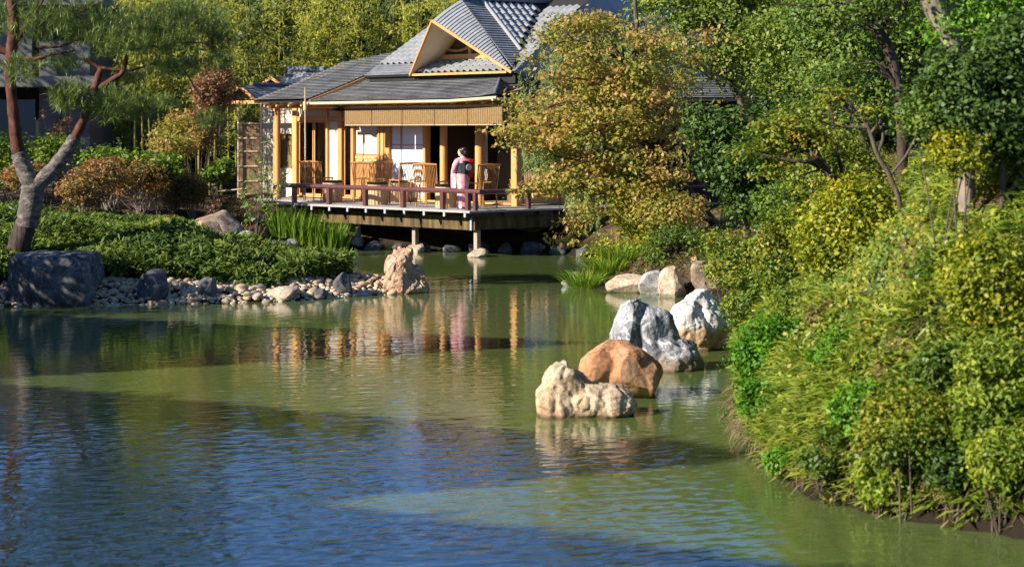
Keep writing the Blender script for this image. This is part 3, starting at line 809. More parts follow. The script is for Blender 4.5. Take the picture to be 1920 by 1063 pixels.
# entrance wing on the left with its own pillars
hbox('wing_wall', m_plaster, (11.42, 13.9, 3.6, 3.75, DZ - .4, 2.0), (11.42, 13.9, 3.6, 3.75, 3.05, 4.2), (11.42, 11.7, 3.6, 3.75, 2.0, 3.05), (13.0, 13.9, 3.6, 3.75, 2.0, 3.05))
hbox('reed_window', m_blind, (11.7, 13.0, 3.66, 3.7, 2.0, 3.05))
for k in range(5): hbox('window_bar', m_darkwood, (11.72 + k*.315, 11.74 + k*.315, 3.63, 3.659, 2.0, 3.05))
round_post('pillar', 11.15, 2.2, .085, DZ - .2, 4.0); round_post('pillar', 12.35, 3.0, .085, DZ - .2, 4.1)
hbox('wing_eave_beam', m_hinoki, (11.3, 14.3, 2.2, 2.32, 3.95, 4.05))

# little roofs over the entrance, farther back on the left
def small_gable(c, half, length, rise, nm):
    """ridge along v-ish (towards lower right of the picture), gable end to the left front"""
    root = under(nm, [c + Vector((0,0,-.05)) - UU3*half + Vector((0,0,-rise)), c + Vector((0,0,-.05)), c + DIR*length + Vector((0,0,-.05)), c + DIR*length - UU3*half + Vector((0,0,-rise-.05))], .03)
    for s in (-1, 1):
        courses(root, lambda t: [c + UU3*(s*half*(1-t)) + DIR*l + Vector((0,0,-rise*(1-t))) for l in np.linspace(0, length, 4)], 9, .025)
        mb = MB(); mb.bar(c + UU3*(s*half) + Vector((0,0,-rise-.03)) , c + Vector((0,0,-.03)), .04, .09); hpart('barge_board', mb, m_hinoki)
    mb = MB(); mb.tube([c + Vector((0,0,.05)) + DIR*.5, c + Vector((0,0,.05)) + DIR*length], [.06,.06], 8); hpart('ridge', mb, m_ridge, smooth=True)
    mb = MB(); mb.slab([c + UU3*(half*.8) + DIR*.4 + Vector((0,0,-rise*.85)), c - UU3*(half*.8) + DIR*.4 + Vector((0,0,-rise*.85)), c + DIR*.4 + Vector((0,0,-.1))], DIR*.05); hpart('gable_wall', mb, m_hinoki)
    return root
UU3 = Vector((-.90, .44, 0)); DIR = Vector((.80, .60, 0))
small_gable(Vector(W(449, 161, 63.5)), .72, 3.6, .50, 'porch_roof')
small_gable(Vector(W(508, 144, 66)), .7, 2.2, .45, 'porch_roof')
a, c_ = Vector(W(540, 128, 67)), Vector(W(612, 130, 66))
mb = MB(); mb.bar(a, c_, .22, .16); hpart('ridge', mb, m_ridge, bevel=.03)
mb = MB(); mb.slab([a + Vector((0,0,-.1)), c_ + Vector((0,0,-.1)), c_ + Vector((.1,-1.1,-.6)), a + Vector((-.1,-1.1,-.6))], (0,0,-.05)); bk = hpart('back_roof', mb, m_tilesil)
for i in range(6):
    for j in range(5):
        lay(bk, a + Vector((.14 + i*.2, -.15 - j*.2, -.12 - j*.1)), Vector((1, 0, 0)), Vector((0, 1, .45)))

# right wing roof seen between the trees
def rw(t): return [Vector((7.6 + 0*t, 57.5, 0)) * 0 + Vector((x, 55.0 + 2.2*t, 4.02 + .62*t)) for x in np.linspace(4.2, 8.4, 4)]
ro = under('wing_roof', [Vector((4.2, 55.0, 4.0)), Vector((8.4, 55.0, 4.0)), Vector((8.4, 57.2, 4.62)), Vector((4.2, 57.2, 4.62))], .05); courses(ro, rw, 12)
hpart('wing_room_wall', MB().box((6.3, 56.2, 2.4), (3.8, .2, 3.2)), m_darkwood)
for x_ in (4.6, 7.9): hpart('wing_room_post', MB().box((x_, 56.0, 2.4), (.15, .15, 3.1)), m_hinoki)

# things hanging at the house
BL = [(.70, 2.02), (2.05, 3.37), (3.40, 4.72), (4.75, 6.05), (6.08, 7.26)]
names = ['fifth and last', 'fourth', 'third', 'second', 'first']
for (u0, u1), nm in zip(BL, names):
    c = L((u0+u1)/2, 1.72, 3.78); t_ = thing('bamboo_blind', f'short split-bamboo blind under the front eave, {nm} from the gutter downpole', 'blind', c, ROT_U, 'blinds under the front eave')
    w = u1 - u0
    MB().box((0, 0, -.245), (w, .016, .47)).build('slat_sheet', m_blind, t_)
    MB().tube([(-w/2, 0, 0), (w/2, 0, 0)], [.014, .014], 6).build('top_rod', m_bamboo_pole, t_)
    MB().tube([(-w/2, 0, -.485), (w/2, 0, -.485)], [.012, .012], 6).build('bottom_rod', m_bamboo_pole, t_)
    for s in (-.35, .35):
        MB().box((s*w, -.012, -.12), (.012, .006, .30)).box((s*w, 0, .04), (.01, .01, .1)).build('cord', m_darkwood, t_)
c = L(1.0, 2.6, 3.78); t_ = thing('bamboo_blind', 'split-bamboo blind turned round the house corner above the side rail', 'blind', c, ROT_U + math.pi/2, 'blinds under the front eave')
MB().box((0, 0, -.245), (1.4, .016, .47)).build('slat_sheet', m_blind, t_); MB().tube([(-.7,0,0),(.7,0,0)], [.014]*2, 6).build('top_rod', m_bamboo_pole, t_)

# hanging scroll with brushed characters on the alcove wall
c = L(4.05, 4.0, 3.45); fwd = L(0, -1, 0) - L(0, 0, 0)
sc = thing('hanging_scroll', 'long paper scroll with black brushed characters hanging in the dark room', 'scroll', c, ROT_U)
hbox_scroll = MB().box((0, 0, -.8), (.42, .008, 1.75)).build('paper', surf('scroll_paper', [(.34,.29,.24),(.42,.36,.30)], 5, .9), sc)
MB().tube([(-.26,0,-1.69),(.26,0,-1.69)], [.018]*2, 8).build('roller', m_black, sc); MB().tube([(-.24,0,.08),(.24,0,.08)], [.014]*2, 8).build('hanger', m_black, sc)
def strokes(lst, zc, s):
    mb = MB()
    for (x0, z0, x1, z1, w) in lst: mb.bar((x0*s, .010, zc + z0*s), (x1*s, .010, zc + z1*s), .006, w*s, up=(1, .0, .2) if abs(x0-x1) < abs(z0-z1) else (0, 0, 1))
    return mb.build('brushed_character', m_black, sc)
strokes([(-.5,.4,.5,.4,.16),(-.7,.0,.7,.05,.16),(.0,.7,.0,-.8,.16)], -.12, .15)
strokes([(-.2,.9,.2,.75,.14),(-.7,.5,.7,.55,.14),(0,.8,0,.1,.14),(-.1,.4,-.7,0,.14),(.1,.4,.7,-.05,.14),(-.4,-.1,.4,-.1,.13),(-.4,-.4,.4,-.4,.12),(-.4,-.75,.4,-.75,.14),(-.4,-.1,-.4,-.8,.13),(.4,-.1,.4,-.8,.13)], -.55, .15)
strokes([(-.6,.6,.6,.65,.15),(0,.9,0,-.2,.14),(-.6,.1,.6,.1,.14),(-.5,-.4,-.7,-.8,.16),(-.1,-.35,-.1,-.8,.14),(.3,-.35,.5,-.8,.16)], -.98, .15)

# lamp under the eave at the left end of the blinds
lt = thing('eave_lantern', 'dark blue-black metal fitting slung under the eave beside the blinds', 'eave fitting', L(7.8, 1.9, 3.70), ROT_U)
MB().lathe([(.30, -.02), (.31, .0), (.20, .06), (.05, .09)], 16).build('shade', m_black, lt, smooth=True)
MB().tube([(0,0,.08),(0,0,.2)], [.012]*2, 6).build('stem', m_black, lt)
# rain pole: bamboo upright and gutter end before the front
pole = thing('bamboo_downpole', 'thin upright bamboo pole rising past the gutter end before the glass doors', 'pole', L(8.5, 1.25, DZ))
MB().tube([(0, 0, 0), (.01, 0, 1.6), (0, 0, 3.2)], [.022, .021, .018], 8).build('culm', m_bamboo_pole, pole, smooth=True)
for z in (.5, 1.0, 1.5, 2.0, 2.5, 2.95): MB().tube([(0,0,z-.01),(0,0,z+.01)], [.027]*2, 8).build('node', m_bamboo_pole, pole, smooth=True)
pl2 = MB().tube([(0, 0, 0), (0, 0, .25)], [.05, .05], 8).build('sleeve', m_bamboo_pole, pole, smooth=True, loc=(0, 0, 2.55))

# ---------------------------------------------------------------- deck over the water
deck = thing('veranda_deck', 'weathered plank veranda on wooden posts with a low maroon railing', 'deck', L(4, 1.5, 0))
DL = Vector(deck.location)
def dpart(name, mb, mat, **k):
    o = mb.build(name, mat, deck, **k); o.location = -DL; return o
nb = 20; bw = 3.0 / nb
for k in range(nb):
    v0 = -.03 + k * bw
    mb = MB(); lbox(mb, -.03, 8.1 + (3.2 if k > 9 else 0), v0 + .004, v0 + bw - .004, DZ - .05, DZ - .001*(k % 3)); dpart('plank', mb, m_deckwood)
mb_n = 9
for k in range(mb_n):
    u0 = -.03 + k * .16
    mb = MB(); lbox(mb, u0 + .004, u0 + .156, 2.975, 12.0, DZ - .05, DZ - .001*(k % 3)); dpart('plank', mb, m_deckwood)
for k in range(11):
    u = .12 + k * .79
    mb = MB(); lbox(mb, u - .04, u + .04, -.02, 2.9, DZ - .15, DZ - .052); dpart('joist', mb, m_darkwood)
    mb = MB(); lbox(mb, u - .035, u + .035, -.055, -.021, DZ - .155, DZ - .06); dpart('joist_cap', mb, m_cap)
for k in range(8):
    v = 1.2 + k * 1.2
    mb = MB(); lbox(mb, -.01, 1.3, v - .04, v + .04, DZ - .149, DZ - .053); dpart('joist', mb, m_darkwood)
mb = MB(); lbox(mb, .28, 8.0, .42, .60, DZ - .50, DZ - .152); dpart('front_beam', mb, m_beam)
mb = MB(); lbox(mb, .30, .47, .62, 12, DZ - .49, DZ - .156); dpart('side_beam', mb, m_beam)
mb = MB(); lbox(mb, .34, .40, .36, .40, DZ - .50, DZ - .2); dpart('beam_end_plate', mb, m_cap)
for (u, v) in ((.42, .62), (2.92, .68), (5.35, .68)):
    zb = .16
    mb = MB(); lbox(mb, u - .065, u + .065, v - .065, v + .065, zb, DZ - .502); dpart('post', mb, m_postwood, bevel=.008)
# railing
RV, RU, RZ = .30, .12, DZ + .47
def rail(a, c_): 
    mb = MB(); mb.tube([a, c_], [.062, .062], 12); dpart('rail', mb, m_rail, smooth=True)
rail(L(-.1, RV, RZ), L(8.05, RV, RZ)); rail(L(RU, RV + .02, RZ - .012), L(RU, 10.5, RZ - .012))
for u in (7.7, 6.12, 4.53, 2.95, 1.37, .40):
    mb = MB(); lbox(mb, u - .06, u + .06, RV - .055, RV + .055, DZ + .001, RZ - .02); dpart('rail_post', mb, m_rail, bevel=.006)
for v in (RV + .0, 2.09, 3.9, 5.7, 7.5, 9.3):
    mb = MB(); lbox(mb, RU - .05, RU + .05, v - .05, v + .05, DZ + .001, RZ - .02); dpart('rail_post', mb, m_rail, bevel=.006)

# ---------------------------------------------------------------- chairs and drum tables
def make_chair():
    c = thing('slat_chair', '', 'chair')
    w, sh = .66, .43
    MB().box((0, .02, sh), (w - .04, .56, .045)).build('seat', m_chairwood, c, bevel=.012)
    for sx in (-1, 1):
        MB().tube([(sx*(w/2-.01), .30, 0), (sx*(w/2-.015), .29, sh), (sx*(w/2-.02), .28, .64)], [.017, .02, .018], 8).build('leg', m_chairwood, c, smooth=True)
        MB().tube([(sx*(w/2-.03), -.30, 0), (sx*(w/2-.02), -.25, sh), (sx*(w/2), -.30, .75), (sx*(w/2+.01), -.36, 1.10)], [.017, .02, .018, .016], 8).build('leg', m_chairwood, c, smooth=True)
        MB().tube([(sx*(w/2-.01), -.28, .64), (sx*(w/2-.0), 0, .655), (sx*(w/2-.01), .32, .645)], [.016, .022, .02], 8).build('arm', m_chairwood, c, smooth=True)
    MB().tube([(-w/2-.03, -.365, 1.10), (0, -.40, 1.115), (w/2+.03, -.365, 1.10)], [.026, .030, .026], 8).build('top_rail', m_chairwood, c, smooth=True)
    sp = MB().tube([(0, -.245, .44), (0, -.275, .7), (0, -.375, 1.10)], [.010, .0125, .0115], 6).mesh('spindle', m_chairwood, smooth=True)
    for k in range(13):
        x = -w/2 + .045 + (w - .09) * k / 12
        o = link('spindle', sp, c, (x * .97, .0, 0))
    MB().box((0, .29, .37), (w - .06, .025, .05)).build('seat_rail', m_chairwood, c)
    return c
def make_table():
    t = thing('drum_table', '', 'table')
    MB().lathe([(.255, 0), (.265, .25), (.275, .54)], 20).build('drum', m_hinoki_pale, t, smooth=True)
    MB().lathe([(.285, .541), (.295, .555), (.295, .60), (.285, .61)], 20).build('top', m_black, t, smooth=True)
    for k in range(20):
        a_ = 2*math.pi*k/20
        MB().box((.272*math.cos(a_), .272*math.sin(a_), .27), (.012, .012, .53), Matrix.Rotation(a_, 3, 'Z')).build('stave', m_hinoki_pale, t)
    return t
G = 'chairs set out on the veranda'
CH = [(8.30, 1.54, (.45, .89), 'slat-back armchair nearest the bamboo pole, before the tall glass doors'),
      (6.85, 2.50, (-.45, .89), 'slat-back armchair half hidden behind another, beside the cream plaster panel'),
      (6.30, 1.80, (.45, .89), 'slat-back armchair before the wave-carved board, half hiding another chair'),
      (4.71, 1.80, (-.5, .87), 'slat-back armchair standing before the white paper screens'),
      (2.95, 1.25, (.45, .89), 'slat-back armchair before the round pillar, to the left of the person'),
      (1.20, 1.42, (-.62, .78), 'slat-back armchair just behind the person in the pink kimono'),
      (2.05, 3.75, (-.3, -.95), 'armchair inside the open room beside the corner pillar')]
c0 = make_chair()
for k, (u, v, f, lab) in enumerate(CH):
    c = c0 if k == 0 else copy_thing(c0)
    c.location = L(u, v, DZ + (.032 if v > 3 else .002)); c.rotation_euler = (0, 0, math.atan2(f[1], f[0]) - math.pi/2)
    c['label'] = lab; c['group'] = G
TB = [(7.35, 1.35, 'black-topped wooden drum table beside the leftmost chair on the veranda'), (4.95, 1.05, 'black-topped wooden drum table before the chair by the white screens'),
      (2.05, .98, 'black-topped wooden drum table in front of the person in pink'), (6.0, 2.6, 'black-topped wooden drum table close to the plaster panel')]
t0 = make_table()
for k, (u, v, lab) in enumerate(TB):
    t = t0 if k == 0 else copy_thing(t0)
    t.location = L(u, v, DZ + .002); t['label'] = lab; t['group'] = 'drum tables on the veranda'
lb = thing('service_counter', 'pale wooden counter with slatted front inside the open corner room', 'counter', L(2.3, 4.55, DZ + .03), ROT_U)
MB().box((0, 0, .4), (1.1, .5, .8)).build('body', m_hinoki_pale, lb, bevel=.01); MB().box((0, 0, .82), (1.16, .56, .035)).build('top', m_hinoki, lb)
# ---------------------------------------------------------------- person in a pink kimono, carrying a bowl
def ell(c, r, sub=3):
    V, Fc = ICO[sub]; return V * np.asarray(r) + np.asarray(c), Fc
def capped(P, R, n=10):
    mb = MB().tube(P, R, n); q = [f for f in mb.f if len(f) == 4]; V = np.array(mb.v)
    k = len(P); tri = []
    c0, c1 = len(V), len(V) + 1
    V = np.vstack([V, np.asarray(P[0], float), np.asarray(P[-1], float)])
    for i in range(n): tri += [(c0, (i+1) % n, i), (c1, (k-1)*n+i, (k-1)*n+(i+1) % n)]
    Fq = np.array(q); T = np.vstack([Fq[:, [0,1,2]], Fq[:, [0,2,3]], np.array(tri)])
    return V, T
m_skin = surf('skin', [(.60,.37,.26),(.68,.44,.32)], 8, .5, bmp=0)
m_kimono = surf('pink_kimono_silk', [(.74,.27,.30),(.80,.41,.42),(.84,.64,.63)], 7, .55, bmp=.1, bdist=.004, pos=[.42,.56,.64])
m_obired = surf('red_obi_brocade', [(.42,.012,.012),(.55,.03,.025)], 14, .45, bmp=.2)
m_obiblack = surf('black_obi_brocade', [(.012,.014,.02),(.03,.034,.045)], 14, .45, bmp=.2)
m_crest = surf('cream_crest', [(.66,.52,.38),(.78,.68,.55)], 18, .6, bmp=.1)
m_hair = surf('black_hair', [(.008,.006,.005),(.022,.016,.012)], 5, .35, (3, 3, 20), .4, .004, spec=.5)
m_white = plain('white_cotton', (.75, .74, .72), .8)
m_ceramic = surf('white_ceramic', [(.62,.60,.56),(.72,.70,.66)], 12, .25, spec=.5)
person = thing('person', 'person in pink kimono with red and black sash carrying a bowl', 'person', L(1.17, .80, DZ), ROT_U - .12)
BW = (.355, 0, .985)
parts = [ell((.045, .004, 1.435), (.088, .071, .108)), ell((.075, .004, 1.385), (.052, .048, .058)), capped([(.128,.004,1.445),(.146,.004,1.42),(.135,.004,1.412)], [.008,.013,.010]),
    ell((.03, .070, 1.43), (.018, .010, .028), 2), ell((.03, -.064, 1.43), (.018, .010, .028), 2), ell((.118,.004,1.388), (.012,.022,.009), 2),
    capped([(-.015,0,1.22),(.005,0,1.30),(.03,0,1.38)], [.062,.050,.048]),
    capped([(0,0,.80),(-.005,0,1.0),(-.01,0,1.16),(-.01,0,1.26)], [.135,.125,.14,.10], 14)]
for s in (1, -1):
    parts += [capped([(-.01,s*.10,1.235),(0,s*.165,1.215),(.035,s*.20,1.10),(.07,s*.205,.985),(.17,s*.16,.965),(.285,s*.085,.975)], [.055,.052,.043,.038,.034,.024]),
              capped([(0,s*.08,.84),(.015,s*.075,.45),(.0,s*.07,.08)], [.10,.062,.036]), ell((.055, s*.07, .035), (.115, .042, .035))]
    # palm at the side of the bowl, four fingers round it below, thumb on the rim
    parts.append(ell((.318, s*.068, .965), (.040, .017, .036)))
    for k, (dz, ln) in enumerate(((.020, .058), (.004, .068), (-.012, .064), (-.027, .050))):
        z = .966 + dz
        parts.append(capped([(.335, s*.072, z), (.335+ln*.55, s*.066, z - .004), (.335+ln, s*.042, z - .012), (.335+ln*1.08, s*.026, z - .018)], [.0095,.009,.0082,.0075], 8))
    parts.append(capped([(.312, s*.060, .992), (.328, s*.058, 1.014), (.350, s*.050, 1.022)], [.0105,.010,.0085], 8))
def turn(V, a=.5):
    V = np.array(V, float); k = np.clip((V[:, 2] - 1.27) / .07, 0, 1)[:, None]
    c, s_ = math.cos(a), math.sin(a); W_ = V.copy(); W_[:, 0] = c*V[:, 0] - s_*V[:, 1]; W_[:, 1] = s_*V[:, 0] + c*V[:, 1]
    return V*(1-k) + W_*k
parts = [(turn(v), f) for v, f in parts]
body = link('body', union_mesh('body', parts, .0095, m_skin), person)
for s in (1, -1):
    link('eye', np_mesh('eye', *(lambda q: (turn(q[0]), [q[1]]))(ell((.125, .004 + s*.032, 1.443), (.008, .015, .006), 2)), m_hair, True), body)
    link('brow', np_mesh('brow', *(lambda q: (turn(q[0]), [q[1]]))(ell((.122, .004 + s*.034, 1.466), (.006, .018, .003), 2)), m_hair, True), body)
link('mouth', np_mesh('mouth', *(lambda q: (turn(q[0]), [q[1]]))(ell((.127, .004, 1.388), (.007, .017, .005), 2)), plain('lip_red', (.45, .07, .06), .4), True), body)
hair_parts = [ell((.008, .004, 1.465), (.098, .084, .098)), ell((-.075, .004, 1.43), (.062, .066, .066)), ell((-.035, .004, 1.515), (.075, .068, .05)), ell((-.005,.066,1.44),(.05,.018,.06)), ell((-.005,-.060,1.44),(.05,.018,.06))]
hair_parts = [(turn(v), f) for v, f in hair_parts]
hair = link('hair', union_mesh('hair', hair_parts, .010, m_hair, .006, 14, 3), person)
link('hair_ornament', np_mesh('hair_ornament', *(lambda q: (turn(q[0]), [q[1]]))(ell((-.05, -.07, 1.46), (.02, .008, .016), 2)), m_obired, True), hair)
def loft(rings, n=36, wav=0, seed=1):
    r = np.random.default_rng(seed); ph = r.uniform(0, 6, 3); V = []
    for (cx, cy_, z, rx, ry, wv) in rings:
        a = np.linspace(0, 2*np.pi, n, endpoint=False)
        k = 1 + wv * (np.sin(5*a + ph[0]) * .5 + np.sin(9*a + ph[1] + z*3) * .5)
        V.append(np.stack([cx + rx*np.cos(a)*k, cy_ + ry*np.sin(a)*k, np.full(n, z)], -1))
    K = len(rings); V = np.concatenate(V)
    i, j = np.meshgrid(np.arange(K-1), np.arange(n), indexing='ij')
    return V, np.stack([i*n+j, i*n+(j+1) % n, (i+1)*n+(j+1) % n, (i+1)*n+j], -1).reshape(-1, 4)
V, Fq = loft([(.03,0,.055,.150,.118,.07),(.02,0,.25,.138,.122,.06),(.02,0,.5,.150,.142,.045),(.015,0,.7,.172,.165,.03),(.005,0,.85,.178,.172,.015),(-.005,0,.95,.165,.165,0),(-.01,0,1.10,.165,.170,.01),(-.015,0,1.2,.145,.185,.01),(-.015,0,1.255,.105,.165,0),(-.012,0,1.285,.078,.105,0),(-.005,0,1.315,.064,.064,0)])
robe = link('kimono', np_mesh('kimono', V, [Fq], m_kimono, True), person)
V, Fq = loft([(.0,0,1.285,.072,.078,0),(.002,0,1.33,.064,.060,0)]); link('collar', np_mesh('collar', V, [Fq], m_white, True), robe)
for s in (1, -1):
    P = np.array([(-.012,s*.10,1.235),(-.005,s*.175,1.205),(.035,s*.215,1.09),(.07,s*.215,.99),(.16,s*.17,.965),(.255,s*.105,.972)])
    V, Fq = tube_np(P, np.array([.075,.082,.08,.078,.075,.062]), 14)
    sv = link('sleeve', np_mesh('sleeve', V, [Fq], m_kimono, True), robe)
    pv, pf = loft([(.17,s*.165,.96,.10,.045,.05),(.165,s*.175,.8,.12,.035,.08),(.16,s*.18,.62,.125,.022,.10),(.155,s*.182,.53,.115,.006,.05)], 20, seed=3)
    link('hanging_sleeve', np_mesh('hanging_sleeve', pv, [pf], m_kimono, True), robe)
    fv, ff = ell((.06, s*.07, .035), (.125, .047, .038), 3); link('sock', np_mesh('sock', fv, [ff], m_white, True), person)
V, Fq = loft([(-.006,0,.905,.183,.183,0),(-.008,0,1.0,.180,.180,0),(-.01,0,1.17,.172,.186,0)]); obi = link('sash', np_mesh('sash', V, [Fq], m_obiblack, True), person)
MB().box((-.225, .072, 1.055), (.10, .150, .34)).build('bow_half', m_obiblack, obi, bevel=.02)
MB().box((-.225, -.080, 1.055), (.102, .150, .33)).build('bow_half', m_obired, obi, bevel=.02)
MB().box((-.18, -.10, 1.23), (.12, .19, .06)).build('bow_fold', m_obired, obi, bevel=.02)
MB().box((-.20, -.09, .855), (.03, .13, .09)).build('bow_tail', m_obired, obi, bevel=.01)
o = MB().lathe([(.085, 0), (.085, .012), (.075, .016)], 24).build('crest', m_crest, obi, smooth=True); o.location = (-.275, .01, 1.06); o.rotation_euler = (0, -math.pi/2, 0)
bowl = thing('tea_bowl', 'small white ceramic bowl held in front by the person in pink', 'bowl', person.matrix_basis @ Vector(BW))
MB().lathe([(.024, -.035), (.028, -.030), (.050, -.01), (.058, .02), (.060, .038), (.055, .038), (.052, .02), (.044, -.005), (.01, -.022)], 20).build('cup', m_ceramic, bowl, smooth=True)
# ---------------------------------------------------------------- foliage helpers
def unit(v): return v / (np.linalg.norm(v, axis=-1, keepdims=True) + 1e-9)

def leaf_arrays(C, N, l, w, r, fold=.15, axis_dir=None, jl=.35):
    """diamond leaves: centres C, face normals N; axis_dir pulls the long axis"""
    n = len(C)
    t = r.normal(size=(n, 3))
    if axis_dir is not None: t = t * .55 + axis_dir
    N = unit(N); t = unit(t - (t * N).sum(1, keepdims=True) * N); b = np.cross(N, t)
    L_ = (l * r.uniform(1 - jl, 1 + jl, n))[:, None]; w_ = (w * r.uniform(1 - jl, 1 + jl, n))[:, None]
    V = np.stack([C - t*L_*.5, C + b*w_*.5 + N*w_*fold - t*L_*.05, C + t*L_*.5 - N*L_*fold*.6, C - b*w_*.5 + N*w_*fold - t*L_*.05], 1)
    Fc = np.arange(4*n).reshape(n, 4)
    return V.reshape(-1, 3), Fc

def blade_arrays(B, D, l, w, r, droop=.5, jl=.3):
    """grass-like blades rooted at B, starting along D, arching over"""
    n = len(B); D = unit(D); l = (l * r.uniform(1 - jl, 1 + jl, n))[:, None]; w = w * r.uniform(.7, 1.3, n)[:, None]
    s = unit(np.cross(D, np.array([0, 0, 1.]) + r.normal(size=(n, 3)) * .3)) * w * .5
    dn = np.array([0, 0, -1.]) * droop
    M = B + D*l*.5 + dn*l*.12; T = B + D*l*.95 + dn*l*.5
    V = np.stack([B - s*.6, B + s*.6, M + s, M - s, T], 1)
    o = np.arange(n)[:, None] * 5
    return V.reshape(-1, 3), o + np.array([[0,1,2,3]]), o + np.array([[3,2,4]])

def crown_points(ells, r, per, cr, flat, shell=.55, keep=None, seed=0):
    """clusters through the shell of several ellipsoids, leaves scattered round each; ells: (c, (rx,ry,rz), nclusters)"""
    Cs, Ns, K = [], [], []
    for c, rad, nc in ells:
        c = np.asarray(c, float); rad = np.asarray(rad, float)
        d = unit(r.normal(size=(nc * 2, 3)))
        rr = r.uniform(shell ** 3, 1, nc * 2) ** (1/3)
        P = c + d * rr[:, None] * rad
        lump = _vnoise(P[:, 0] + P[:, 1]*.7, P[:, 2] + P[:, 1]*.3, 1.5 / max(.25, rad.mean()), 11 + seed)
        P = P[lump > -.17][:nc]
        n = len(P)
        k = r.poisson(per, n)
        idx = np.repeat(np.arange(n), k)
        off = r.normal(size=(len(idx), 3)) * cr * np.array([1, 1, flat])
        C = P[idx] + off
        out = unit((C - c) / rad)
        N = out * .55 + np.array([0, 0, .55]) + r.normal(size=C.shape) * .55
        Cs.append(C); Ns.append(N); K.append(P)
    return np.concatenate(Cs), np.concatenate(Ns), np.concatenate(K)

def limbs(trunk, targets, r, r0=.03, sag=.12):
    """branches from the trunk polyline to foliage clusters"""
    items = []
    T = np.asarray(trunk, float)
    for t in targets:
        dz = np.linalg.norm(T[:, :3] - t, axis=1) + np.maximum(0, T[:, 2] - t[2] + .1) * 2
        k = int(np.argmin(dz + r.uniform(0, .3, len(T)))); a = T[k, :3]
        m = (a + t) / 2 + r.normal(size=3) * .12 * np.linalg.norm(t - a) + np.array([0, 0, sag * np.linalg.norm(t - a)])
        P = spline([a, m, t], 8); rad = min(r0, T[k, 3] * .8)
        items.append((P, np.linspace(rad, rad * .25, 8)))
    return items

def np_crown(name, C, N, l, w, mat, parent, base, r, fold=.15, axis_dir=None, jl=.5):
    V, Fc = leaf_arrays(C - np.asarray(base), N, l, w, r, fold, axis_dir, jl)
    return link(name, np_mesh(name, V, [Fc], mat, rnd=r.random(len(Fc))), parent)

def tree(name, label, cat, base, trunk, ells, per, cr, flat, l, w, mleaf, mbark, seed, nl=14, r0=.03, group=None, shell=.55, extra=None, fold=.15):
    """trunk: list of (x,y,z,r)"""
    r = np.random.default_rng(seed)
    root = thing(name, label, cat, tuple(base), 0, group)
    C, N, K = crown_points(ells, r, per, cr, flat, shell, seed=seed)
    tr = np.asarray(trunk, float); k = max(8, 4 * len(tr))
    P = spline(tr, k)
    items = [(P[:, :3] - np.asarray(base), P[:, 3])]
    tg = K[r.choice(len(K), min(nl, len(K)), replace=False)]
    items += [(p - np.asarray(base), q) for p, q in limbs(P, tg, r, r0)]
    for e in (extra or []):
        e = np.asarray(e, float); q = spline(e, 4*len(e)); items.append((q[:, :3] - np.asarray(base), q[:, 3]))
    link('trunk', tubes_mesh('trunk', items, mbark, 7), root)
    np_crown('crown', C, N, l, w, mleaf, root, base, r, fold)
    return root

def shrub(name, label, px, py, rx, ry, mleaf, l, w, n, seed, d=None, off=.5, cat='shrub', group=None, per=14, flat=.8, stems=7, depth=1.0, cr=None, shell=.35, fold=.15, ground=True, bark=None):
    """crown seen at (px,py) with half-size rx,ry in photo pixels; stands on the bank behind that spot unless d is given"""
    r = np.random.default_rng(seed)
    if d is None:
        d = ray_hit(px, py)[1] - off * rx / F * 22
    c = W(px, py, d); s = d / F
    rad = np.array([rx*s, rx*s*depth, ry*s])
    z0 = max(hgt(c[0], c[1]), 0)
    base = np.array([c[0], c[1], min(z0, c[2])])
    root = thing(name, label, cat, tuple(base), 0, group)
    C, N, K = crown_points([(c, rad, max(12, n // per))], r, per, cr or rad.mean()*.16, flat, shell, seed=seed)
    hz = height(C[:, 0], C[:, 1]); k = C[:, 2] > np.maximum(hz - .02, .02)
    C, N = C[k], N[k]
    items = []
    for j in range(stems):
        t = K[r.integers(len(K))]; a = base + np.array([r.normal()*.12*rad[0], r.normal()*.12*rad[0], -.04])
        items.append((spline([a, (a*.45 + t*.55) + r.normal(size=3)*.08*rad, t], 7) - base, np.linspace(.016, .005, 7) * max(.6, rad.mean()*1.3)))
    link('stem', tubes_mesh('stem', items, bark or m_bark, 5), root)
    np_crown('foliage', C, N, l, w, mleaf, root, base, r, fold)
    return root

m_bark = surf('grey_brown_bark', [(.06,.045,.035),(.16,.12,.09)], 5, .9, (3, 3, .8), .9, .03, spec=.1)
m_bark_dark = surf('dark_bark', [(.03,.022,.018),(.10,.07,.055)], 5, .9, (3, 3, .8), .9, .03, spec=.1)
m_bark_red = surf('red_pine_bark', [(.035,.014,.010),(.10,.04,.026),(.17,.075,.05)], 4, .85, (2, 2, 1), .8, .03, spec=.15)
m_bark_pale = surf('pale_bark', [(.16,.12,.09),(.32,.25,.19)], 6, .9, (3, 3, .8), .7, .02, spec=.1)

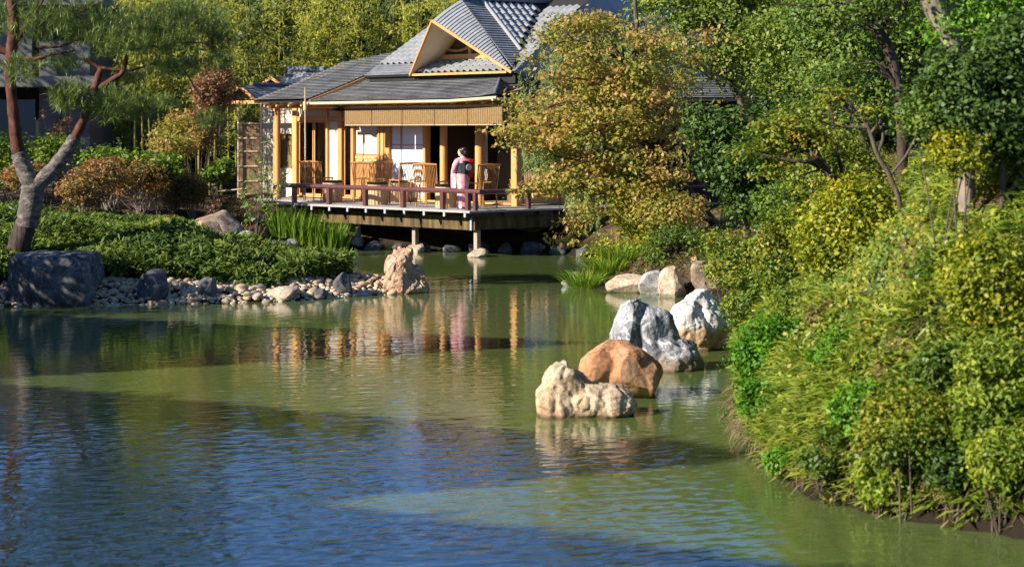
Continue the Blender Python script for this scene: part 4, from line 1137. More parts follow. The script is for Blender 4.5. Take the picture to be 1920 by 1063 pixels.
LM = {}
LM['bamboo'] = leaf_mat('bamboo_leaves', [(.05,.07,.008),(.16,.18,.013),(.29,.28,.02),(.40,.36,.035)], rough=.5, trans=.35, patch=.9)
LM['bamboo_d'] = leaf_mat('bamboo_leaves_deep', [(.02,.035,.008),(.07,.10,.012),(.15,.17,.018)], patch=.9)
LM['maple'] = leaf_mat('turning_maple_leaves', [(.12,.16,.018),(.26,.26,.04),(.40,.27,.065),(.50,.26,.11)], pos=[0,.36,.64,1], patch=1.3, trans=.45)
LM['maple_g'] = leaf_mat('green_maple_leaves', [(.055,.09,.010),(.14,.19,.02),(.27,.29,.04)], patch=.9)
LM['willow'] = leaf_mat('willow_leaves', [(.10,.14,.03),(.20,.25,.06),(.32,.35,.11)], patch=1.5)
LM['dark'] = leaf_mat('glossy_dark_leaves', [(.018,.036,.006),(.045,.085,.012),(.09,.14,.022)], rough=.5, spec=.3, trans=.2, patch=2)
LM['mid'] = leaf_mat('mid_green_leaves', [(.03,.065,.010),(.085,.14,.015),(.18,.23,.025)], patch=1.6)
LM['yellow'] = leaf_mat('yellow_green_leaves', [(.085,.12,.008),(.20,.235,.014),(.35,.32,.02),(.46,.27,.03)], pos=[0,.4,.75,1], patch=2.0, trans=.35)
LM['lime'] = leaf_mat('lime_leaves', [(.05,.13,.008),(.11,.24,.012),(.20,.32,.03)], patch=2.5, trans=.35)
LM['bright'] = leaf_mat('bright_green_leaves', [(.03,.085,.004),(.075,.20,.008),(.17,.33,.018)], patch=2.5, trans=.35)
LM['azalea'] = leaf_mat('rusty_azalea_leaves', [(.11,.105,.022),(.20,.145,.033),(.28,.125,.042),(.34,.095,.045)], patch=1.6, trans=.3)
LM['azalea_b'] = leaf_mat('brown_olive_leaves', [(.06,.07,.014),(.14,.12,.025),(.20,.12,.04),(.24,.11,.05)], patch=1.6)
LM['redbrown'] = leaf_mat('red_brown_leaves', [(.10,.07,.02),(.20,.10,.04),(.28,.12,.06)], patch=1.6)
LM['mixed'] = leaf_mat('green_and_orange_leaves', [(.035,.08,.010),(.11,.17,.014),(.25,.24,.02),(.38,.20,.03)], pos=[0,.4,.75,1], patch=2.2)
LM['hedge'] = leaf_mat('hedge_leaves', [(.04,.075,.006),(.11,.17,.010),(.23,.28,.025)], patch=1.8)
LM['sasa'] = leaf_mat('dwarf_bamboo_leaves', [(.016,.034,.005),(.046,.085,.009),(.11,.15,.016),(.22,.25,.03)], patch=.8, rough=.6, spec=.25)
LM['sasa_y'] = leaf_mat('yellow_dwarf_bamboo_leaves', [(.06,.11,.012),(.15,.22,.02),(.27,.31,.03),(.42,.40,.08)], patch=1.4, trans=.35)  # yellower leaf colour than the plain dwarf bamboo
LM['pine'] = leaf_mat('pine_needles', [(.04,.07,.014),(.13,.18,.04),(.27,.31,.075)], patch=1.0, trans=.15, rough=.4)
LM['grass'] = leaf_mat('grass_blades', [(.07,.14,.012),(.15,.25,.018),(.27,.34,.03)], patch=2, trans=.4)
LM['moss'] = leaf_mat('mossy_olive_leaves', [(.045,.05,.008),(.11,.095,.016),(.18,.13,.02)], patch=1.4)
LM['back'] = leaf_mat('far_dark_leaves', [(.012,.025,.008),(.035,.06,.013),(.08,.11,.02)], patch=.6)
# ---------------------------------------------------------------- rocks in and round the pond
hero('pond_rock', 'cream sandstone rock with a high hump, standing foremost in the pond', 1098, 777, [(-.26,0,.10,.32,.36,.66,.3,.10,3),(-.10,.02,.06,.40,.38,.54,.3,.16,3),(.14,0,.06,.46,.38,.46,.2,.04,8),(.30,0,.06,.34,.34,.42,.3,0,8)], m_cream, .017, .022, 5, 1, fine=.006)
hero('pond_rock', 'smooth rounded orange rock behind the cream sandstone one', 1164, 742, [(-.12,0,.26,.52,.46,.54,.4,.25,113),(.18,.03,.24,.48,.42,.54,1.2,-.1,14),(.02,0,.16,.50,.44,.52,.2,0,17)], m_orange, .019, .014, 3.5, 2, fine=.004)
hero('pond_rock', 'blue-grey veined rock with two peaks sloping down to its side', 1225, 692, [(-.36,0,.28,.42,.40,.84,.2,.12,21),(.02,.05,.24,.50,.42,.72,.9,-.15,22),(.20,.02,.08,.50,.4,.56,.3,.2,28),(.38,0,-.02,.46,.36,.34,.4,.45,25),(.62,-.05,-.06,.3,.2,.2,.1,.3,26)], m_blue, .02, .024, 4, 3, fine=.006)
hero('pond_rock', 'tall white rock with rusty lower half against the leafy bank', 1308, 653, [(-.05,0,.30,.62,.48,.68,.3,.1,33),(.14,.05,.26,.64,.48,.66,1.3,-.1,36),(-.22,0,.1,.36,.4,.5,.6,0,36),(.40,0,.05,.36,.3,.46,.2,-.2,34)], m_whitestone, .02, .026, 5, 4, fine=.01)
hero('pond_rock', 'rugged rusty upright rock at the tip of the pebble shore', 757, 549, [(-.06,0,.34,.40,.38,.68,.3,.0,41),(.06,.02,.20,.48,.42,.58,.8,.15,42),(.28,0,.05,.34,.3,.44,.1,.35,44)], m_pink, .02, .05, 6, 5, fine=.012)
# big boulder on the left
V, Fc = ICO[5]; V = V.copy(); V = V / (np.abs(V).max(1, keepdims=True) ** .78); V = V / np.abs(V).max(0)
r_ = np.random.default_rng(5)
for k in range(7):
    n_ = unit(r_.normal(size=3) * np.array([1, 1, .5])); s_ = V @ n_ - r_.uniform(.95, 1.15); V -= np.outer(np.maximum(s_, 0) * .95, n_)
V += unit(V) * np.array([noise.fractal(Vector(p * 1.7), .9, 2.1, 4) * .07 + noise.fractal(Vector(p * 7), .8, 2.2, 3) * .018 for p in V])[:, None]
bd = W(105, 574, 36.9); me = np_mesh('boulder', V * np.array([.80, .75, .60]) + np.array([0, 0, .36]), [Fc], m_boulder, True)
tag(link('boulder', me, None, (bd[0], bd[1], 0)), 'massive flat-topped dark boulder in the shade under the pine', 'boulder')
R = [ (293, 568, .44, .34, .42, m_slate, 'dark pyramid-shaped slate rock among the pebbles near the boulder', 51),
      (390, 566, .30, .26, .36, m_slate, 'brown-black leaning rock in the middle of the pebble shore', 52),
      (522, 562, .52, .36, .20, m_tan, 'broad flat tan rock lying at the pebble shore edge', 53),
      (645, 556, .24, .20, .33, m_slate, 'small pointed dark slate rock on the pebbles near the rusty rock', 54),
      (690, 553, .26, .16, .09, m_lgrey, 'flat pale stone at the water beside the rusty rock', 55),
      (600, 560, .20, .15, .13, m_slate, 'small grey stone between the tan rock and the pointed slate', 56) ]
for px, py, sx, sy, sz, mt, lab, sd in R:
    d = H*F/(py-YH); rock('shore_rock', lab, ((px-960)/F*d, d, 0), (sx, sy, sz), mt, sd, sd*.7, sinkf=.15)
def rock_at(name, lab, px, py, sx, sy, sz, mt, sd, sink=.3, d=None):
    p = ray_hit(px, py) if d is None else W(px, py, d)
    if d is not None: p[2] = hgt(p[0], p[1])
    return rock(name, lab, tuple(p), (sx, sy, sz), mt, sd, sd*1.3, sinkf=sink)
# stones under the deck posts
for (u, v), lab, sd in (((.42,.62),'flat tan stone carrying the corner deck post',61),((2.92,.68),'brown stone carrying the middle deck post',62),((5.35,.68),'grey-white stone carrying the deck post nearest the irises',63)):
    p = L(u, v, 0); rock('footing_stone', lab, (p.x, p.y, 0), ((.42,.30,.17) if sd == 61 else (.27,.25,.22)), m_tan if sd < 63 else m_lgrey, sd, sd, sub=3, sinkf=.30)
for k, (x, y, s) in enumerate([(-3.6,53.5,.28),(-3.0,53.3,.25),(-2.3,52.9,.3),(-1.6,52.7,.26),(-.9,52.4,.34),(-.2,52.2,.3),(.5,51.9,.36),(1.2,51.5,.33),(1.75,50.8,.3)]):
    rock('footing_stone', 'dark stone in the row along the water under the deck', (x, y, .02), (s*1.2, s*.7, s*.62), m_slate, 70+k, k, group='dark stones under the deck', sub=3, sinkf=.3)
for lab, px, py, sx, sy, sz, mt, sd, sk in [
    ('large brown ledge rock behind the rusty azaleas', 400, 372, 1.1, .7, .62, m_brown, 81, .3), ('tilted reddish rock beside the mossy mound', 385, 402, .55, .45, .42, m_pink, 82, .3),
    ('pale rounded rock at the foot of the leafy sapling', 462, 418, .34, .3, .34, m_lgrey, 83, .3), ('dark jagged rock set in the ground cover slope', 537, 472, .30, .25, .22, m_slate, 84, .25),
    ('pale stone behind the irises below the deck', 545, 416, .30, .24, .22, m_lgrey, 85, .3), ('small dark stone near the top of the ground cover', 487, 443, .22, .2, .18, m_slate, 86, .3),
    ('low flat pale stone below the ledge rock', 372, 412, .32, .26, .10, m_lgrey, 87, .3), ('small pale stone beside the low plants at the deck edge', 512, 414, .22, .2, .16, m_lgrey, 88, .3)]:
    rock_at('garden_rock', lab, px, py, sx, sy, sz, mt, sd, sk, {81: 48.5, 82: 46.5, 83: 47.5, 85: 52.2, 87: 46, 88: 51.5}.get(sd))
# rocks on the far right shore
for lab, px, py, sx, sy, sz, mt, sd in [
    ('long low cream rock at the hose end of the far shore', 1185, 548, .42, .3, .24, m_tan, 91), ('square pale block with dark face on the far shore', 1230, 551, .27, .26, .25, m_lgrey, 92),
    ('pinkish upright block at the water on the far shore', 1262, 556, .22, .22, .36, m_tan, 93), ('tall grey block set back on the far shore', 1280, 530, .44, .3, .56, m_lgrey, 94),
    ('dark-sided angular rock by the white pond rock', 1332, 556, .40, .3, .46, m_brown, 95), ('brown block between grey rocks on the far shore', 1305, 545, .30, .26, .38, m_pink, 96),
    ('small pale stone in the water off the grass clump', 1068, 537, .14, .12, .08, m_lgrey, 97), ('small brown stone against the grass clump', 1080, 531, .15, .13, .13, m_brown, 98)]:
    d = H*F/(py-YH); yb = {94: .45, 96: .25}.get(sd, 0)
    rock('far_shore_rock', lab, ((px-960)/F*d, d + yb, .25 if sd == 94 else 0), (sx*1.3, sy*1.3, sz*1.25), mt, sd, sd, sinkf=.15)
rock_at('hillside_stone', 'small white-topped stone beside the cut stump on the slope', 1755, 300, .06, .05, .11, m_lgrey, 99, .1)

# pebbles along the shore: every one its own stone
m, nt, b = new_mat('pebble_stone')
oi = nt.nodes.new('ShaderNodeObjectInfo'); r = ramp(nt, [(.24,.19,.14),(.48,.33,.19),(.56,.41,.26),(.46,.29,.17),(.58,.46,.32),(.32,.28,.24)]); nt.links.new(oi.outputs['Random'], r.inputs['Fac'])
n_ = noise_node(nt, 9, 5, .6); r2 = ramp(nt, [(.65,.65,.65),(1.1,1.1,1.1)], [.3,.7]); nt.links.new(n_.outputs['Fac'], r2.inputs['Fac'])
mx = nt.nodes.new('ShaderNodeMix'); mx.data_type = 'RGBA'; mx.blend_type = 'MULTIPLY'; mx.inputs[0].default_value = 1
nt.links.new(r.outputs['Color'], mx.inputs[6]); nt.links.new(r2.outputs['Color'], mx.inputs[7]); nt.links.new(mx.outputs[2], b.inputs['Base Color']); b.inputs['Roughness'].default_value = .75
bump(nt, b, n_.outputs['Fac'], .3, .01)
m_pebble = m
m_shingle = leaf_mat('small_shingle', [(.22,.17,.12),(.46,.35,.23),(.60,.48,.34)], rough=.8, spec=.2, trans=0, patch=3)
def hgt_fast(q): return hgt(q[0], q[1])
peb = []
for k in range(8):
    V, Fc = rock_verts((1, .8, .62), 200 + k, 2, 3, .06, (.75, 1), .0); peb.append(np_mesh('pebble', V, [Fc], m_pebble, True))
r_ = np.random.default_rng(21); cnt = 0; placed = []
path = np.array([(-9.9,36.1),(-8.6,36.45),(-7.4,36.6),(-6,36.9),(-4.7,37.2),(-3.6,37.9),(-2.9,38.7),(-2.2,39.2),(-1.75,39.5)])
seg = np.linalg.norm(np.diff(path, axis=0), axis=1); cum = np.concatenate([[0], np.cumsum(seg)])
tries = 0
while cnt < 300 and tries < 9000:
    tries += 1
    s = cum[-1] * r_.random() ** .85; i = min(np.searchsorted(cum, s) - 1, len(seg) - 1); i = max(i, 0)
    t = (s - cum[i]) / seg[i]; p = path[i] * (1-t) + path[i+1] * t; dr = (path[i+1] - path[i]) / seg[i]; nr = np.array([-dr[1], dr[0]])
    inl = r_.uniform(-.10, .98); size = r_.uniform(.050, .102) * (1.25 if r_.random() < .15 else 1)
    q = p + nr * inl
    if any((q[0]-a)**2 + (q[1]-c)**2 < (.74*(size+e))**2 for a, c, e in placed): continue
    placed.append((q[0], q[1], size))
    o = bpy.data.objects.new('pebble', peb[cnt % 8]); COL.objects.link(o)
    o.location = (q[0], q[1], max(hgt(q[0], q[1]), -.02) + size*.28); o.scale = (size*r_.uniform(.9,1.25), size, size*r_.uniform(.8,1.1)); o.rotation_euler = (r_.uniform(-.3,.3), r_.uniform(-.3,.3), r_.uniform(0,6.3))
    tag(o, 'rounded pale pebble on the shore below the ground cover', 'pebble', 'pebbles along the left shore'); cnt += 1

n = 1500; Vs, Fs = [], []
V0_, F0_ = ICO[1]
for k in range(n):
    s = cum[-1] * r_.random(); i = max(0, min(np.searchsorted(cum, s) - 1, len(seg) - 1)); t = (s - cum[i]) / seg[i]
    p = path[i]*(1-t) + path[i+1]*t; dr = (path[i+1]-path[i])/seg[i]; q = p + np.array([-dr[1], dr[0]]) * r_.uniform(-.12, 1.1); sz = r_.uniform(.025, .055)
    Vs.append(rot(V0_ * np.array([sz*1.3, sz, sz*.7]), r_.uniform(0, 6)) + np.array([q[0], q[1], max(hgt_fast(q), -.02) + sz*.3])); Fs.append(F0_ + k*len(V0_))
tag(link('shingle', np_mesh('shingle', np.concatenate(Vs), [np.concatenate(Fs)], m_shingle, True, rnd=np.repeat(r_.random(n), len(F0_)))), 'small shingle filling the gaps between the shore pebbles', 'shingle', kind='stuff')

# ---------------------------------------------------------------- far background: dark trees, bamboo, building
for k in range(28):
    x = -18 + (k % 17) * 2.35 + rng.uniform(-.5, .5) + (1.2 if k > 16 else 0); y = (76 if k < 17 else 82) + rng.uniform(-2, 3); z = hgt(x, y); hh = 8.3 - z + rng.uniform(-.4, .6)
    e = [((x + rng.normal()*.6, y + rng.normal()*.5, z + hh*f), (2.3*s_, 1.6*s_, 1.6*s_), 80) for f, s_ in ((.25, 1), (.5, 1.1), (.75, 1.0), (.95, .7))]
    tree('background_tree', 'dark leafy tree in the wood behind the bamboo and the tea house', 'tree', (x, y, z - .1), [(x, y, z - .1, .16), (x + .1, y, z + hh*.5, .11), (x, y, z + hh*.95, .04)], e, 18, .34, .8, .30, .20, LM['back'], m_bark_dark, 300 + k, 8, .04, 'dark trees behind the garden')

def bamboo(x, y, hh, lean, seed, mleaf, nleaf, label, low=.22, rad=.042, dens=1.0):
    r = np.random.default_rng(seed); z = hgt(x, y); base = np.array([x, y, z])
    root = thing('bamboo', label, 'bamboo', tuple(base), 0, 'bamboo grove behind the garden')
    P = spline([(0,0,-.1), (lean[0]*.25, lean[1]*.25, hh*.45), (lean[0], lean[1], hh)], 22)
    items = [(P, np.linspace(rad, rad*.25, 22))]
    for q in range(1, 20):
        items.append((np.array([P[q] - [0,0,.012], P[q] + [0,0,.012]]), np.full(2, rad*1.25*(1 - q/26))))
    Cs, Ns, Ax = [], [], []
    nb_ = 30
    for j in range(nb_):
        f = low + (1 - low) * (j + r.random()) / nb_; a = r.uniform(0, 6.28); ln = r.uniform(.5, 1.15) * (1.15 - f*.5)
        s0 = P[min(21, int(f*21))]; tip = s0 + np.array([math.cos(a)*ln, math.sin(a)*ln, r.uniform(.05, .35)])
        items.append((spline([s0, (s0 + tip)/2 + [0,0,.08], tip], 5), np.linspace(.007, .003, 5)))
        n = int(nleaf / nb_); t = r.beta(2.4, 1.2, n)[:, None]
        C = s0*(1-t) + tip*t + r.normal(size=(n,3)) * np.array([.13,.13,.11]) - np.array([0,0,.05])
        Cs.append(C); ax = np.array([math.cos(a)*.6, math.sin(a)*.6, -.55]); Ax.append(np.repeat(ax[None], n, 0)); Ns.append(np.array([-.35,-.6,.55]) + r.normal(size=(n,3))*.5)
    link('culm', tubes_mesh('culm', items, m_culm if seed % 3 else m_culm_d, 6), root)
    V, Fc = leaf_arrays(np.concatenate(Cs), np.concatenate(Ns), .17, .036, r, .1, np.concatenate(Ax)); link('foliage', np_mesh('foliage', V, [Fc], mleaf, rnd=r.random(len(Fc))), root)
    return root
m_culm = surf('yellow_bamboo_culm', [(.26,.24,.03),(.42,.34,.06)], 3, .4, (1, 1, .5), .05, spec=.4, rnd=.2)
m_culm_d = surf('green_bamboo_culm', [(.10,.12,.03),(.20,.20,.06)], 3, .4, (1, 1, .5), .05, spec=.4, rnd=.2)
r_ = np.random.default_rng(31)
for k in range(54):
    px = 235 + 640 * ((k * .618) % 1); d = 62.5 + 6 * r_.random() + (4.5 if px > 425 else 0)
    front = d < 61
    x = (px - 960) / F * d
    bamboo(x, d, r_.uniform(6.0, 7.3), r_.normal(size=2) * .5, 400 + k, LM['bamboo'] if k % 4 else LM['bamboo_d'], 1250, 'tall yellow-green bamboo in the grove behind the tea house', .26 if px < 440 else .12)
for k, px in enumerate((252, 268, 283, 297, 318, 342, 372, 402)):          # clear yellow stems at the grove's edge
    d = 60.5 + .5 * (k % 3); bamboo((px - 960)/F*d, d, 6.3 + .2*(k % 4), (r_.normal()*.25 - .2, .2), 460 + k, LM['bamboo'], 800, 'slim yellow bamboo stem at the near edge of the grove, behind the azaleas', .5, .035)

# modern building in the shade at the left
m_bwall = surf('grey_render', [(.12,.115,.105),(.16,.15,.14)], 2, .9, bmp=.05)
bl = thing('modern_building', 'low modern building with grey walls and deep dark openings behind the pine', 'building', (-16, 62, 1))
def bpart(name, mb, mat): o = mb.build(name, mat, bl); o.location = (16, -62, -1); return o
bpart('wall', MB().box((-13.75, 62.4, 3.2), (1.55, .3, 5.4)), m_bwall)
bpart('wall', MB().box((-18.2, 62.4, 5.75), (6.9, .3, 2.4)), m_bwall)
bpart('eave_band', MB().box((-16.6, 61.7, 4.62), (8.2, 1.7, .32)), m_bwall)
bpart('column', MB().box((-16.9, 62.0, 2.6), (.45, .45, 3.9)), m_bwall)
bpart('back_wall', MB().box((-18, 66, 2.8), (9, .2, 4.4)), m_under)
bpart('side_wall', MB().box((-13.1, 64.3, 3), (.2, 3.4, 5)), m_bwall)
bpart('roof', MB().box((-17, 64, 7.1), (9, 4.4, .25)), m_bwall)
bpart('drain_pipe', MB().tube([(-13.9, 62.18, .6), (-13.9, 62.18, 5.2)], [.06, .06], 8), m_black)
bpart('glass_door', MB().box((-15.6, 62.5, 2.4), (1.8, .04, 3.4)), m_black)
# unseen outbuilding added at left, roofs stepped to cast the pond's shadow bands
m_board = wood('dark_boarding', (.05,.04,.032), (.10,.08,.065))
ob = thing('unseen_shadow_shed', 'dark boarded outbuilding with three stepped shed roofs on the left bank', 'outbuilding', (-17, 15, 1))
def opart(name, mb, mat): o = mb.build(name, mat, ob); o.location = (17, -15, -1); return o
for (y0, z0, y1, z1) in ((21.6, 9.3, 34.0, 2.2), (10.5, 10.1, 21.4, 4.6), (-4, 14.5, 10.3, 7.6)):
    opart('wall', MB().slab([(-15.2, y0+.05, .6), (-15.2, y1-.05, .6), (-15.2, y1-.05, z1-.12), (-15.2, y0+.05, z0-.12)], (-4, 0, 0)), m_board)
    opart('roof', MB().slab([(-15.0, y0, z0), (-15.0, y1, z1), (-19.4, y1, z1), (-19.4, y0, z0)], (0, 0, -.1)), m_tileflat)

r_ = np.random.default_rng(41); Cs = []
for (a_, b_, n) in (((21.6, 9.3), (34.0, 2.2), 2600), ((10.5, 10.1), (21.4, 4.6), 2400), ((-4, 14.5), (10.3, 7.6), 2400), ((21.6, 9.3), (21.5, 4.6), 900), ((10.5, 10.1), (10.4, 8.1), 500)):
    t = r_.random(n)[:, None]; q = np.array(a_)*(1-t) + np.array(b_)*t; k_ = .55 + .9*(np.sin(q[:, :1]*2.3) * np.sin(q[:, :1]*.9 + 1)) ** 2
    Cs.append(np.stack([r_.uniform(-15.6, -14.9, n), q[:, 0] + r_.normal(size=n)*.12*k_[:, 0], q[:, 1] - .22 + r_.normal(size=n)*.16*k_[:, 0]], -1))
C = np.concatenate(Cs); V, Fc = leaf_arrays(C - np.array([-17, 15, 1]), r_.normal(size=C.shape), .26, .20, r_); link('creeper', np_mesh('creeper', V, [Fc], LM['mid'], rnd=r_.random(len(Fc))), ob)  # creeper leaves added to the unseen roof to fray its cast shadow edges

# ---------------------------------------------------------------- left bank
# dwarf bamboo ground cover
r_ = np.random.default_rng(77)
X = r_.uniform(-11.5, -1.9, 60000); Y = r_.uniform(36.8, 48.5, 60000); dd = pond_dist(X, Y)
front = Y < 41.5 + (X + 2) * -.0
edge = .85 + _vnoise(X, Y, 1.1, 5) * .5
k = (dd > np.where(front & (X < -2.0), edge, .15)) & (_vnoise(X, Y, .5, 8) > -.42)
k &= (X < -3.15) | (Y > 44)
k &= ~(((X + 8.3) / 1.2) ** 2 + ((Y - 37) / .9) ** 2 < 1)
k &= (Y < 43.2) | (r_.random(len(X)) < .5)
k &= _vnoise(X, Y, 1.7, 19) > -.30
X, Y = X[k][:23000], Y[k][:23000]; n = len(X); Z = height(X, Y)
tall = r_.uniform(.05, .30, n) * np.where(Y > 43, .4, 1) * (1 + 1.6*_vnoise(X, Y, .9, 9))
idx = np.repeat(np.arange(n), 4); m_ = len(idx)
C = np.stack([X, Y, Z + tall], -1)[idx] + r_.normal(size=(m_, 3)) * np.array([.07, .07, .035])
N = np.array([-.15, -.35, .75]) + r_.normal(size=(m_, 3)) * .45
V, Fc = leaf_arrays(C, N, .17, .042, r_, .12)
gc = link('ground_cover', np_mesh('ground_cover', V, [Fc], LM['sasa'], rnd=r_.random(len(Fc)))); tag(gc, 'dark green dwarf bamboo covering the left bank above the pebbles', 'ground cover', kind='stuff')

def mound_shrub(name, lab, px, bpy_, cpy, rx, ry, mat, l, w, n, seed, cat='shrub', group=None, back=0., **kw):
    d = ray_hit(px, bpy_)[1] + back
    return shrub(name, lab, px, cpy, rx, ry, mat, l, w, n, seed, d=d, cat=cat, group=group, **kw)
AZ = 'azalea_shrub'
for lab, px, b_, c_, rx, ry, mt, sd in [
    ('rust-red azalea with bare stems nearest the pine trunk', 160, 412, 350, 50, 36, 'azalea', 1), ('tall orange-red azalea behind the pine fork', 205, 400, 322, 52, 28, 'azalea', 2),
    ('broad copper azalea in the middle of the row', 262, 404, 338, 56, 36, 'azalea', 3), ('purple-brown azalea beside the ledge rock', 322, 400, 352, 40, 36, 'azalea_b', 4),
    ('olive-brown thin azalea at the end of the row by the rocks', 358, 410, 358, 34, 34, 'azalea_b', 5), ('orange azalea glimpsed left of the pine trunk', 55, 400, 330, 40, 26, 'azalea', 6)]:
    mound_shrub(AZ, lab, px, b_, c_, rx, ry, LM[mt], .08, .05, 2300, 500+sd, 'azalea', 'autumn azaleas on the left bank', stems=16, flat=.6, shell=.3, cr=.09, bark=m_bark_pale)
mound_shrub('small_bush', 'small yellow-green clipped bush below the azaleas', 258, 442, 424, 24, 20, LM['mid'], .07, .04, 1500, 520)
mound_shrub('small_bush', 'small brownish bush next to the yellow-green one', 316, 440, 424, 24, 18, LM['azalea_b'], .07, .04, 1200, 521)
mound_shrub('small_bush', 'low brown twiggy bush at the right end of the slope top', 470, 450, 436, 26, 16, LM['redbrown'], .06, .035, 1000, 522)
mound_shrub('small_bush', 'dull green low bush among the azalea stems', 130, 420, 405, 28, 16, LM['moss'], .07, .04, 1200, 523)
mound_shrub('moss_mound', 'olive mossy mound below the leafy sapling', 432, 420, 396, 40, 24, LM['moss'], .05, .03, 2600, 524, 'moss mound', stems=3)
mound_shrub('small_bush', 'thin reddish twigs in front of the ledge rock', 402, 425, 398, 16, 22, LM['redbrown'], .06, .035, 500, 525)
for lab, px, b_, c_, rx, ry, mt, sd in [('bright green hedge bush left of the pine trunk', 10, 360, 305, 60, 48, 'hedge', 530), ('bright green hedge bush between the two pine stems', 95, 350, 296, 62, 36, 'hedge', 531),
    ('low bright green hedge bush behind the copper azalea', 200, 330, 303, 62, 22, 'hedge', 532), ('low bright green hedge bush at the foot of the yellow bamboo stems', 300, 330, 312, 60, 20, 'hedge', 533), ('low green hedge bush by the bamboo fence', 405, 335, 318, 34, 20, 'hedge', 534)]:
    shrub('hedge_bush', lab, px, c_, rx, ry, LM[mt], .11, .065, 3000, sd, d=52.5, group='hedge behind the azaleas')
shrub('dead_leaf_tree', 'thin small tree with dry orange leaves before the building', 108, 228, 30, 40, LM['redbrown'], .09, .06, 260, 540, d=54, cat='tree', stems=14, bark=m_bark_dark)
for lab, px, py, rx, ry, n, sd, mt in [('small red-brown maple by the corner of the bamboo grove', 400, 165, 42, 44, 3200, 541, 'redbrown'), ('pinkish brown maple spray low before the bamboo stems', 372, 235, 46, 36, 2200, 542, 'redbrown'), ('yellow-green young maple before the bamboo grove', 330, 255, 55, 42, 2600, 543, 'maple')]:
    shrub('young_maple', lab, px, py, rx, ry, LM[mt], .09, .06, n, sd, d=54 + (sd % 3)*.7, cat='tree', stems=10)

# leafy sapling in front of the veranda's left end
b_ = ray_hit(478, 430); base = np.array([W(480, 0, 50.2)[0], 50.2, hgt(W(480, 0, 50.2)[0], 50.2)]); r_ = np.random.default_rng(61)
sap = thing('leafy_sapling', 'leggy green sapling with long glossy leaves before the veranda end', 'sapling', tuple(base))
items, Cs, Ax = [], [], []
for px, py in ((498, 268), (540, 305), (530, 330), (470, 330), (505, 320), (455, 355), (515, 350), (480, 300), (500, 375), (465, 385)):
    t = W(px, py, 50.2 + r_.uniform(-.4, .4)); P = spline([base, base*.4 + t*.6 + r_.normal(size=3)*.05, t], 10); items.append((P - base, np.linspace(.014, .004, 10)))
    for q in range(26):
        s_ = P[r_.integers(4, 10)]; Cs.append(s_ + r_.normal(size=3)*.085); Ax.append((s_ - P[3])*.5 + np.array([0, 0, -.4]))
link('stem', tubes_mesh('stem', items, m_bark, 5), sap); C = np.array(Cs)
V, Fc = leaf_arrays(C - base, np.array([-.5,-.6,.4]) + r_.normal(size=C.shape)*.5, .17, .05, r_, .12, np.array(Ax)); link('foliage', np_mesh('foliage', V, [Fc], LM['mid'], rnd=r_.random(len(Fc))), sap)

def grass_clump(name, lab, base, n, rad, l, w, mat, seed, cat='grass clump', group=None, lean=.35, droop=.35):
    r = np.random.default_rng(seed); root = thing(name, lab, cat, tuple(base), 0, group)
    a = r.uniform(0, 6.28, n); q = rad * np.sqrt(r.random(n)); B = np.stack([np.cos(a)*q*1.5, np.sin(a)*q, np.zeros(n)], -1)
    D = np.stack([np.cos(a)*lean*q/rad + r.normal(size=n)*.12, np.sin(a)*lean*q/rad + r.normal(size=n)*.12, np.ones(n)], -1)
    V, q4, q3 = blade_arrays(B, D, l, w, r, droop); rn = r.random(n)
    link('blades', np_mesh('blades', V, [q4, q3], mat, rnd=np.concatenate([rn, rn])), root)
    for k in range(5):   # a few seed stalks / older stems
        aa = r.uniform(0, 6.28); MB().tube([(math.cos(aa)*rad*.4, math.sin(aa)*rad*.4, 0), (math.cos(aa)*rad*.6, math.sin(aa)*rad*.6, l*.8)], [.006, .003], 5).build('stalk', m_culm, root)
    return root
for px, lab, sd in ((532, 'upright green iris clump at the end beside the pale stone', 1), (566, 'tall iris clump, second from the left below the deck', 2), (594, 'tall iris clump, third from the left below the deck', 3), (622, 'upright iris clump nearest the grey-white footing stone', 4)):
    d = 53.0; x = (px - 960)/F*d; grass_clump('iris_clump', lab, (x, d, max(hgt(x, d), -.05)), 230, .26, .86, .03, LM['grass'], 600+sd, 'iris clump', 'irises below the deck', .3, .12)
for px, lab, sd in ((1100, 'arching bright grass clump hanging over the water at the far shore', 5), (1140, 'arching grass clump beside the black hose', 6), (1168, 'short grass tuft between the hose and the yellow shrub', 7)):
    d = 40.6 + .25*(sd - 5); x = (px - 960)/F*d; grass_clump('grass_clump', lab, (x, d, max(hgt(x, d), 0)), 420, .26, .62, .014, LM['grass'], 600+sd, 'grass clump', 'grasses on the far right shore', .75, .75)
for px, py, lab, sd in ((520, 402, 'low bright leafy plant below the veranda edge, nearer the sapling', 8), (545, 400, 'low bright leafy plant below the veranda edge, nearer the irises', 9)):
    p = ray_hit(px, py + 8); grass_clump('broad_leaf_plant', lab, tuple(p), 46, .16, .30, .075, LM['hedge'], 600+sd, 'plant', 'low plants by the veranda', .9, .5)

